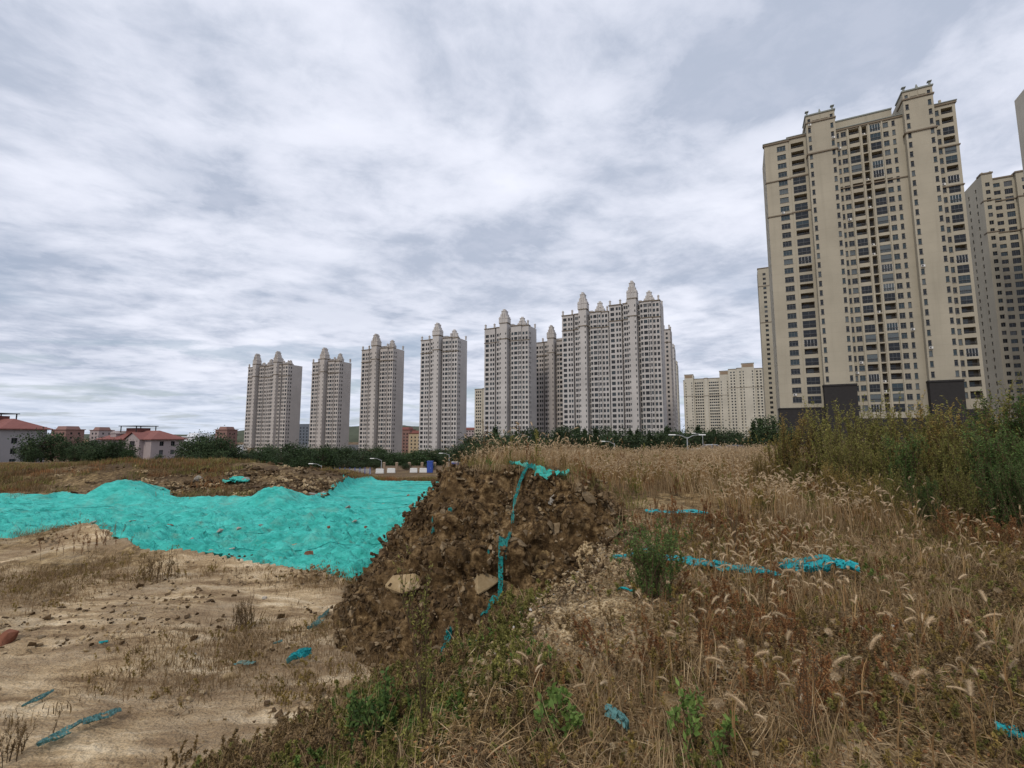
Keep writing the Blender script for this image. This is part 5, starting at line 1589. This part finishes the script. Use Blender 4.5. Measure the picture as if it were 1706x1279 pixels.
def scatter(name, pts, temps, label, cat=None, smin=.7, smax=1.3, tilt=.12, seed=1, zoff=0.0, P3=None):
    """thousands of small uncountable plants: instances of a few templates on measured ground"""
    g = np.random.default_rng(seed)
    if P3 is None:
        z = land(pts[:, 0], pts[:, 1]) + zoff
        P3 = np.stack([pts[:, 0], pts[:, 1], z], -1)
    n = len(P3)
    col = bpy.data.collections.new(name + '_kinds')
    for i, t in enumerate(temps):
        t.name = '%s_kind_%02d' % (name, i); col.objects.link(t)
    me = bpy.data.meshes.new(name)
    me.from_pydata([tuple(p) for p in P3], [], [])
    a = me.attributes.new('turn', 'FLOAT_VECTOR', 'POINT'); a.data.foreach_set('vector', np.stack([g.normal(0, tilt, n), g.normal(0, tilt, n), g.uniform(0, 6.28, n)], -1).ravel().astype(np.float32))
    a = me.attributes.new('size', 'FLOAT', 'POINT'); a.data.foreach_set('value', g.uniform(smin, smax, n).astype(np.float32))
    a = me.attributes.new('kind_id', 'INT', 'POINT'); a.data.foreach_set('value', g.integers(0, len(temps), n).astype(np.int32))
    o = link(name, me)
    ng = bpy.data.node_groups.new(name, 'GeometryNodeTree')
    ng.interface.new_socket('Geometry', in_out='INPUT', socket_type='NodeSocketGeometry')
    ng.interface.new_socket('Geometry', in_out='OUTPUT', socket_type='NodeSocketGeometry')
    N, L = ng.nodes, ng.links
    gi, go = N.new('NodeGroupInput'), N.new('NodeGroupOutput')
    mp = N.new('GeometryNodeMeshToPoints'); ci = N.new('GeometryNodeCollectionInfo'); ip = N.new('GeometryNodeInstanceOnPoints')
    ci.inputs['Collection'].default_value = col; ci.inputs['Separate Children'].default_value = True; ci.inputs['Reset Children'].default_value = True
    def na(nm, ty):
        x = N.new('GeometryNodeInputNamedAttribute'); x.data_type = ty; x.inputs['Name'].default_value = nm; return x.outputs['Attribute']
    er = N.new('FunctionNodeEulerToRotation')
    L.new(na('turn', 'FLOAT_VECTOR'), er.inputs[0])
    L.new(gi.outputs[0], mp.inputs['Mesh']); L.new(mp.outputs[0], ip.inputs['Points']); L.new(ci.outputs[0], ip.inputs['Instance'])
    ip.inputs['Pick Instance'].default_value = True
    L.new(na('kind_id', 'INT'), ip.inputs['Instance Index']); L.new(er.outputs[0], ip.inputs['Rotation']); L.new(na('size', 'FLOAT'), ip.inputs['Scale'])
    L.new(ip.outputs[0], go.inputs[0])
    md = o.modifiers.new('scatter', 'NODES'); md.node_group = ng
    tag(o, label, cat, None, 'stuff')
    return o

def sample(n, y0, y1, dens, seed, slope=1.28, margin=1.4, xlim=None):
    """n tries per the whole wedge, kept with probability dens(x, y, s, w, ab)"""
    g = np.random.default_rng(seed)
    # area-uniform in the wedge
    u = g.random(n * 2)
    y = np.sqrt(y0 * y0 + u * (y1 * y1 - y0 * y0)); x = g.uniform(-1, 1, n * 2) * (y * slope + margin)
    if xlim is not None:
        k = (x > xlim[0]) & (x < xlim[1]); x, y = x[k], y[k]
    z, s, w, ab = land(x, y, True)
    d = dens(x, y, s, w, ab)
    k = g.random(len(x)) < d
    return np.stack([x[k], y[k]], -1)

def gravelly(x, y, s): return np.clip(1.2 * np.exp(-((s - .1) / (.95 + .9 * sstep(7, 8.5, y))) ** 2) * (s > -.6) * sstep(3.0, 4.2, y) * (1 - sstep(9.5, 11.5, y)), 0, 1)
def build_cover():
    crest = lambda x, y: np.exp(-(((x + .1) / 1.9) ** 2 + ((y - 11) / 1.5) ** 2))
    fox = [t_foxtail(i) for i in range(5)]
    foxs = [t_foxtail(20 + i, 4, .10, .28, .6) for i in range(3)]
    N1 = lambda x, y, k, o: fbm(x * k + o, y * k - o, 3)
    # foxtails: thick farther off, thin and patchy close by
    def d(x, y, s, w, ab):
        p = (s > .25) * sstep(7.0, 10.5, y + N1(x, y, .5, 3) * 2) * np.clip(sstep(-.55, .1, N1(x, y, .35, 7) + .1) - .8 * sstep(13, 18, y) * sstep(.0, .3, N1(x, y, .22, 23)), 0, 1) * (1 - .85 * np.exp(-(((x - 3.0) / 1.7) ** 2 + ((y - 10.5) / 3.2) ** 2))) * (1 - .9 * crest(x, y))
        return p * .85
    scatter('foxtail_meadow', sample(6600, 6, 30, d, 1, 1.15), fox, 'dry foxtail grass covering the far plateau', 'grass', .75, 1.25, .14, 1)
    def d(x, y, s, w, ab):
        return (s > .1) * (1 - sstep(9, 11, y)) * np.clip(sstep(-.05, .40, N1(x, y, .9, 11)) * .9 + .10, 0, 1) * (1 - .95 * gravelly(x, y, s))
    scatter('foxtail_tuft', sample(850, 1.3, 11, d, 2), fox[:3] and [t_foxtail(40 + i, 5, .11, .22, .5) for i in range(4)], 'patchy foxtail tufts on the near plateau', 'grass', .75, 1.15, .2, 2)
    def d(x, y, s, w, ab):
        return (s > .5) * sstep(.1, .4, N1(x, y, .3, 17)) * (1 - .95 * np.exp(-(((x - 3.0) / 1.7) ** 2 + ((y - 10.5) / 3.2) ** 2)))
    scatter('tall_foxtail', sample(2200, 12, 30, d, 31, 1.1), [t_foxtail(60 + i, 6, .2, .5, .8) for i in range(3)], 'taller foxtail patches standing above the far meadow', 'grass', 1.0, 1.7, .14, 31)
    def d(x, y, s, w, ab): return (s > .4) * (.25 + .75 * (x < 5)) * sstep(-.1, .3, N1(x, y, .4, 19))
    scatter('stalky_weed', sample(420, 11, 28, d, 32, .9), [t_herb(160, 'red_leaf', 3, .9, 10, 14, .022, .05, .15), t_herb(161, 'hay', 3, .95, 10, 12, .022, .05, .2), t_herb(162, 'olive_leaf', 3, .8, 10, 14, .025, .05, .2)], 'tall thin weeds sticking out of the far meadow', 'weeds', .8, 1.4, .1, 32)
    # straw
    def d(x, y, s, w, ab):
        return (s > .05) * np.clip(.15 + .85 * sstep(-.1, .35, N1(x, y, .8, 21)), 0, 1) * (1 - .85 * gravelly(x, y, s)) * (1 - .7 * crest(x, y))
    scatter('dry_straw', sample(2600, 1.2, 9, d, 3), [t_straw(i, 36, .20, 1.1) for i in range(2)] + [t_straw(7, 40, .24, 1.3), t_straw(8, 30, .34, .6, 'straw', .004, .06), t_straw(6, 44, .18, 1.0, 'brown_leaf', .005)], 'flattened dry straw on the near plateau', 'grass', .6, 1.2, .2, 3)
    scatter('dry_straw', sample(6500, 8, 30, d, 4, 1.15), [t_straw(11 + i, 40, .5, .4, 'straw', .007, .14) for i in range(3)] + [t_straw(17, 46, .42, .6, 'hay', .008, .14), t_herb(18, 'olive_leaf', 6, .5, 8, 16, .022), t_herb(19, 'rust_leaf', 6, .5, 8, 16, .022)], 'upright dry straw among the foxtails of the far plateau', 'grass', .7, 1.35, .15, 4)
    # red-brown weeds
    def d(x, y, s, w, ab):
        return (s > .15) * np.clip(sstep(.06, .30, N1(x, y, .55, 31)) + .9 * np.exp(-(((x - 1.8) / .9) ** 2 + ((y - 3.9) / 1.1) ** 2)), 0, 1) * (1 - .9 * gravelly(x, y, s)) * (1 - .5 * crest(x, y))
    red = [t_herb(i, 'red_leaf', 6, .34, 8, 18, .016) for i in range(3)] + [t_herb(9, 'brown_leaf', 6, .30), t_herb(10, 'rust_leaf', 6, .30)]
    scatter('red_weed', sample(2200, 1.3, 9, d, 5), red, 'patches of red-brown dry weeds on the near plateau', 'weeds', .5, 1.15, .2, 5)
    scatter('red_weed', sample(3000, 8, 26, d, 6, 1.15), red, 'red-brown dry weeds among the far foxtails', 'weeds', .8, 1.5, .15, 6)
    def d(x, y, s, w, ab): return (s > .1) * np.clip(.35 + .65 * sstep(-.2, .3, N1(x, y, 1.1, 47)), 0, 1) * (1 - .9 * gravelly(x, y, s))
    scatter('mat_weed', sample(5200, 1.1, 9, d, 33), [t_herb(170 + i, m, 8, .12, 6, 12, .015, .12, 1.0) for i, m in enumerate(('brown_leaf', 'rust_leaf', 'hay', 'olive_leaf', 'brown_leaf'))], 'low matted brown and olive weeds covering the near plateau', 'weeds', .6, 1.3, .2, 33)
    # litter and pebbles
    def d(x, y, s, w, ab): return (s > 0) * np.clip(1 - .8 * gravelly(x, y, s), 0, 1)
    scatter('dead_leaves', sample(9000, 1.0, 10, d, 7), [t_litter(i) for i in range(4)], 'dead leaves and straw bits strewn on the plateau', 'litter', .8, 1.3, .03, 7)
    def d(x, y, s, w, ab): return np.clip(gravelly(x, y, s) * 1.2 + .18 * (s > 0), 0, 1) * (s > -.25)
    scatter('gravel', sample(5000, 1.0, 9, d, 8), [t_pebbles(i, 'ochre', 20) for i in range(3)] + [t_pebbles(3, 'rubble', 16), t_pebbles(4, 'pale', 5, .22, .005, .014)], 'loose gravel on the plateau edge', 'gravel', .7, 1.4, .03, 8)
    def d(x, y, s, w, ab): return (s < -.3) * (ab < .1) * np.clip(.04 + .25 * sstep(0, .4, N1(x, y, .4, 41)), 0, 1) * ~inside(NET, x, y)
    scatter('sand_pebbles', sample(6000, 3, 24, d, 9), [t_pebbles(10 + i, m, 14, .4, .01, .04) for i, m in enumerate(('ochre', 'rubble', 'ochre', 'clod'))], 'stones and grit strewn on the sandy flat', 'gravel', .6, 1.6, .03, 9)
    # weeds of the near slope and the foot of the bank
    brown = [t_herb(50 + i, m, 9, .22, 8, 18, .020, .12, .95) for i, m in enumerate(('brown_leaf', 'brown_leaf', 'hay'))]
    green = [t_herb(60 + i, 'green_leaf', 6, .20, 7, 14, .030, .10, .7, 'twig', .2, .65) for i in range(3)]
    olive = [t_herb(70 + i, 'olive_leaf', 7, .26, 8, 18, .024, .10, .7) for i in range(3)]
    def sl(x, y, s): return sstep(-5.2, -2.9, s + 1.7 * N1(x, y, .7, 5)) * (s < .15 - .55 * sstep(3.6, 4.6, y)) * (1 - sstep(5.6, 6.7, y + .5 * N1(x, y, .9, 2)))
    def d(x, y, s, w, ab): return sl(x, y, s) * np.clip(.45 + .6 * N1(x, y, .8, 51), 0.05, 1)
    scatter('slope_weed', sample(3400, 1.5, 9, d, 10, 1.3), brown, 'tangled dark brown weeds on the near slope', 'weeds', .5, 1.15, .35, 10)
    def d(x, y, s, w, ab): return sl(x, y, s) * sstep(-.15, .22, N1(x, y, .9, 61)) * .9
    scatter('slope_herb', sample(4200, 1.5, 9, d, 11, 1.3), olive + green[:2], 'low green herbs on the near slope', 'weeds', .45, 1.05, .25, 11)
    def d(x, y, s, w, ab): return sl(x, y, s) * .8
    scatter('slope_straw', sample(2600, 1.5, 9, d, 12, 1.3), [t_straw(80 + i, 34, .30, .9) for i in range(2)] + [t_litter(86), t_litter(87)], 'dry straw lying on the near slope', 'grass', .5, 1.1, .25, 12)
    def d(x, y, s, w, ab): return (s > .1) * sstep(.12, .4, N1(x, y, .7, 71)) * .5 * (1 - gravelly(x, y, s))
    scatter('plateau_herb', sample(1500, 1.4, 24, d, 13, 1.2), green + olive, 'scattered green herbs on the plateau', 'weeds', .4, .9, .2, 13)
    # tufts on the sand and on the soil heaps beyond the net
    def d(x, y, s, w, ab): return (s < -.5) * (ab < .0) * sstep(-.16, .16, fbm(x * .26 + 8, y * .62, 4)) * ~inside(NET, x, y) * (y < 22)
    scatter('sand_tuft', sample(9000, 4, 22, d, 14, 1.3), [t_straw(90 + i, 60, .16, 1.05, m, .007, .22) for i, m in enumerate(('hay', 'hay', 'brown_leaf'))] + [t_straw(95, 60, .13, 1.3, 'hay', .008, .28), t_herb(97, 'rust_leaf', 7, .14, 6, 10, .02, .2, 1.0), t_litter(96, 80, .4)], 'grey-brown tufts dotted over the sandy flat', 'grass', .6, 1.3, .2, 14)
    def d(x, y, s, w, ab): return (s < -.5) * (ab < .0) * sstep(-.25, .3, N1(x, y, .16, 91)) * ~inside(NET, x, y) * sstep(20, 24, y)
    scatter('heath_tuft', sample(16000, 20, 62, d, 15, 1.2), [t_straw(100 + i, 70, .30, .9, m, .018, .34) for i, m in enumerate(('brown_leaf', 'hay', 'olive_leaf', 'red_leaf'))], 'low brown heath on the soil heaps beyond the net', 'grass', .7, 1.4, .1, 15)
    def d(x, y, s, w, ab): return np.clip(np.exp(-(((x + 17.5) / 7.5) ** 2 + ((y - 32) / 3.6) ** 2)) + np.exp(-(((x + 11) / 4) ** 2 + ((y - 31) / 3) ** 2)) + .05, 0, 1) * ~inside(NET, x, y) * (s < -.5)
    scatter('heap_rubble', sample(5200, 25, 46, d, 19, 1.1), [t_pebbles(140 + i, m, 7, .5, .04, .14) for i, m in enumerate(('rubble', 'ochre', 'clod', 'clod'))], 'broken stones strewn over the soil heap beyond the net', 'rubble', .6, 1.5, .2, 19)
    # rim of the bank: tufts against the sky, rubble on the face
    def d(x, y, s, w, ab): return (s > -.1) * (s < 1.2) * (w > .8) * (y > 9.8)
    scatter('crest_grass', sample(900, 8, 18, d, 16, .45), [t_straw(110, 40, .34, .5, 'straw', .005, .08), t_herb(111, 'olive_leaf', 6, .34), t_herb(112, 'red_leaf', 5, .36), t_straw(113, 40, .3, .5, 'olive_leaf', .006, .08)], 'tufts of grass and weeds along the crest of the bank', 'grass', .6, 1.2, .15, 16)
    P, Nn, g = bank_samples(1500, 21)
    scatter('bank_rubble', None, [t_pebbles(120 + i, m, 7, .10, .012, .045) for i, m in enumerate(('clod', 'clod', 'rubble', 'clod', 'clod'))], 'small clods and rubble covering the bank face', 'rubble', .4, 2.0, .9, 17, P3=P)
    P, Nn, g = bank_samples(260, 22)
    scatter('bank_roots', None, [t_straw(130, 12, .25, .9, 'brown_leaf', .004, .04), t_straw(131, 9, .3, .6, 'straw', .004, .04)], 'thin roots and straw hanging on the bank face', 'roots', .6, 1.3, .8, 18, P3=P)
build_cover()

# individual plants -----------------------------------------------------------
def shrub(name, px, py, h, label, leafm, n=16, branch=9, per=22, ls=.03, spread=.10, lean=.5, cat='shrub', group=None, loc=None, thick=1.0, seed=1, wr=.35, droop=.15):
    r = random.Random(seed); st, lf = MB(), MB()
    for i in range(n):
        az = r.uniform(0, 6.28); hh = h * r.uniform(.6, 1.05)
        pts = arc((r.gauss(0, spread), r.gauss(0, spread), -.05), hh, abs(r.gauss(lean, .22)), droop, 7, az)
        st.tube(pts, [.006 * thick * (1 - .12 * k) for k in range(8)], 4, 0, False)
        for b in range(branch):
            f = r.uniform(.12, .99) * 6.99; k = int(f); p0 = pts[k].lerp(pts[k + 1], f - k)
            a2 = r.uniform(0, 6.28); bp = arc(p0, hh * r.uniform(.10, .34), r.uniform(.2, .9), .25, 3, a2)
            st.tube(bp, [.0022 * thick, .0018 * thick, .0014 * thick, .001 * thick], 3, 0, False)
            for q in range(per):
                g = r.uniform(.05, 2.99); kk = int(g); c = bp[kk].lerp(bp[kk + 1], g - kk)
                d = rvec_r(r, .5); sd = d.cross(rvec_r(r)).normalized()
                lf.leaf(c, d, sd, ls * r.uniform(.6, 1.4), ls * wr * r.uniform(.6, 1.4))
    root = empty(name, loc if loc is not None else on_land(px, py))
    tag(root, label, cat, group)
    st.build('stems', M['twig'], root); lf.build('foliage', M[leafm], root)
    return root

def build_plants():
    shrub('green_shrub', 1088, 1000, .78, 'feathery green shrub standing on the gravel before the net strip', 'shrub_leaf', 42, 10, 22, .026, .08, 1.0, seed=2)
    shrub('tall_weed', 706, 1285, 1.22, 'tall thin dark weed rising alone in front of the bank', 'olive_leaf', 3, 34, 10, .026, .015, .04, 'weed', seed=3, thick=1.2)
    shrub('leafy_weed', 930, 1235, .32, 'bright green broad-leaved weed at the foot of the foxtails', 'green_leaf', 10, 7, 8, .038, .08, .6, 'weed', seed=4, wr=.6)
    shrub('leafy_weed', 1160, 1262, .30, 'bright green leafy weed beside the scrap of net in the weeds', 'green_leaf', 9, 6, 8, .038, .07, .6, 'weed', seed=5, wr=.6)
    shrub('leafy_weed', 630, 1245, .50, 'grey-green bushy weed left of the tall thin weed', 'shrub_leaf', 14, 8, 12, .045, .10, .6, 'weed', seed=6, wr=.5)
    shrub('leafy_weed', 860, 1075, .42, 'dull green weed at the foot of the bank right of the hanging net strip', 'olive_leaf', 12, 8, 14, .032, .12, .5, 'weed', seed=7, wr=.5)
    shrub('leafy_weed', 800, 1110, .38, 'low olive weed under the hanging net strip', 'olive_leaf', 12, 8, 14, .03, .12, .6, 'weed', seed=8, wr=.5)
    shrub('dry_bush', 405, 1045, .60, 'round grey-brown dry bush on the sand below the net edge', 'brown_leaf', 26, 8, 14, .022, .10, .7, 'bush', seed=9)
    shrub('dry_bush', 265, 965, .75, 'dry brown bush at the near edge of the net', 'brown_leaf', 26, 8, 12, .03, .22, .7, 'bush', seed=10)
    shrub('dry_bush', 150, 915, .7, 'dry reddish bush on the sandy lip beside the net', 'red_leaf', 26, 8, 12, .03, .35, .7, 'bush', seed=11)
    shrub('dry_bush', -10, 1275, .45, 'dark dry bush at the corner of the sandy flat beyond the long net strip', 'brown_leaf', 22, 8, 14, .022, .16, .7, 'bush', seed=17)
    shrub('dead_weed', 1228, 930, .80, 'blackened dead weed stem leaning among the foxtails behind the net strip', 'brown_leaf', 2, 14, 8, .016, .01, .16, 'weed', seed=12, thick=1.6)
    shrub('dead_weed', 1033, 822, .85, 'dark bare weed stalk standing on the plateau behind the bank', 'brown_leaf', 1, 8, 5, .016, .01, .05, 'weed', seed=13, thick=1.6)
    shrub('red_herb', 1345, 1240, .50, 'red-brown dry herb with thin upright stems above the pale gravel patch', 'red_leaf', 5, 14, 12, .016, .03, .15, 'weed', seed=14)
    # thicket at the right: each bush on its own
    R = random.Random(8)
    row = [(1268, 760, 12.6, 'rust_leaf'), (1325, 768, 11.4, 'olive_leaf'), (1385, 775, 10.2, 'rust_leaf'), (1440, 800, 8.9, 'rust_leaf'), (1290, 742, 13.0, 'rust_leaf'), (1312, 722, 12.8, 'olive_leaf'), (1335, 698, 12.5, 'rust_leaf'), (1375, 684, 12.0, 'olive_leaf'), (1420, 680, 12.2, 'olive_leaf'), (1465, 684, 11.5, 'olive_leaf'), (1510, 686, 11.8, 'olive_leaf'), (1555, 682, 11.2, 'rust_leaf'),
           (1600, 678, 10.8, 'olive_leaf'), (1645, 668, 10.2, 'olive_leaf'), (1690, 668, 9.6, 'shrub_leaf'), (1740, 670, 9.4, 'shrub_leaf'),
           (1400, 735, 10.6, 'olive_leaf'), (1450, 735, 10.2, 'olive_leaf'), (1500, 738, 9.9, 'shrub_leaf'), (1550, 735, 9.6, 'olive_leaf'), (1600, 735, 9.2, 'olive_leaf'), (1650, 730, 8.8, 'shrub_leaf'), (1700, 730, 8.4, 'shrub_leaf'),
           (1480, 790, 8.9, 'olive_leaf'), (1540, 795, 8.6, 'shrub_leaf'), (1600, 790, 8.3, 'olive_leaf'), (1660, 780, 7.9, 'shrub_leaf'), (1720, 775, 7.6, 'shrub_leaf')]
    names = {'rust_leaf': 'rusty olive', 'olive_leaf': 'olive green', 'shrub_leaf': 'fresh green'}
    protos = {}
    for i, (px, py, dep, lm) in enumerate(row):
        p = at(px, py, dep); z0 = land1(p.x, dep); h = p.z - z0
        key = (lm, i % 2)
        if key not in protos:
            o = shrub('thicket_bush', 0, 0, 2.0, names[lm], lm, 34, 10, 22, .05, .24, .42, 'bush', 'bushes of the thicket', (p.x, dep, z0), 1.6, 30 + i, .38)
            protos[key] = o
        else:
            o = copy_tree(protos[key]); o.location = (p.x, dep, z0)
        rows = ('back', [q for q in row if q[2] > 10.9 or q[1] < 700]), ('middle', [q for q in row if q[1] >= 700 and q[2] <= 10.9 and q[1] < 760]), ('front', [q for q in row if q[1] >= 760])
        for rn, lst in rows:
            if row[i] in lst:
                k = sorted(lst).index(row[i])
                o['label'] = '%s bush, %s from the meadow end of the thicket\'s %s row' % (names[lm], ('first', 'second', 'third', 'fourth', 'fifth', 'sixth', 'seventh', 'eighth', 'ninth', 'tenth', 'eleventh', 'twelfth', 'thirteenth', 'fourteenth', 'fifteenth', 'sixteenth', 'seventeenth')[k], rn)
                break
        s = max(.3, h / 1.95 * R.uniform(.93, 1.07)); o.scale = (s * 1.1, s * 1.1, s); o.rotation_euler.z = R.uniform(0, 6.28)
    # nearest foxtail stalks, each a plant of its own
    spots = [(1352, 1230), (1415, 1225), (1665, 1060), (1690, 1150), (1690, 1010), (1180, 1110), (1120, 1090), (1232, 1250), (1245, 1150), (1500, 1270), (1560, 1250), (1310, 1110), (1280, 1270), (1630, 1235), (1395, 1110), (1600, 1130), (1140, 1180), (1210, 1190), (1090, 1150), (1440, 1180), (1530, 1150), (1270, 1040), (1640, 1000), (1015, 1130)]
    for i, (px, py) in enumerate(spots):
        r = random.Random(500 + i); st, lf, hd = MB(), MB(), MB()
        base = on_land(min(px, 1700), min(py + 60, 1320))
        fox_stalk(r, st, lf, hd, (0, 0, -.02), r.uniform(.36, .58), r.uniform(0, 6.28), r.uniform(.1, .5), 1.0, (0, 0, 0), 220)
        root = empty('foxtail_stalk', base); tag(root, 'single dry foxtail stalk with nodding bristly head on the near plateau', 'foxtail', 'nearest foxtail stalks')
        st.build('stem', M['fox_stem'], root); lf.build('blade', M['fox_leaf'], root); hd.build('seed_head', M['fox_head'], root)
build_plants()
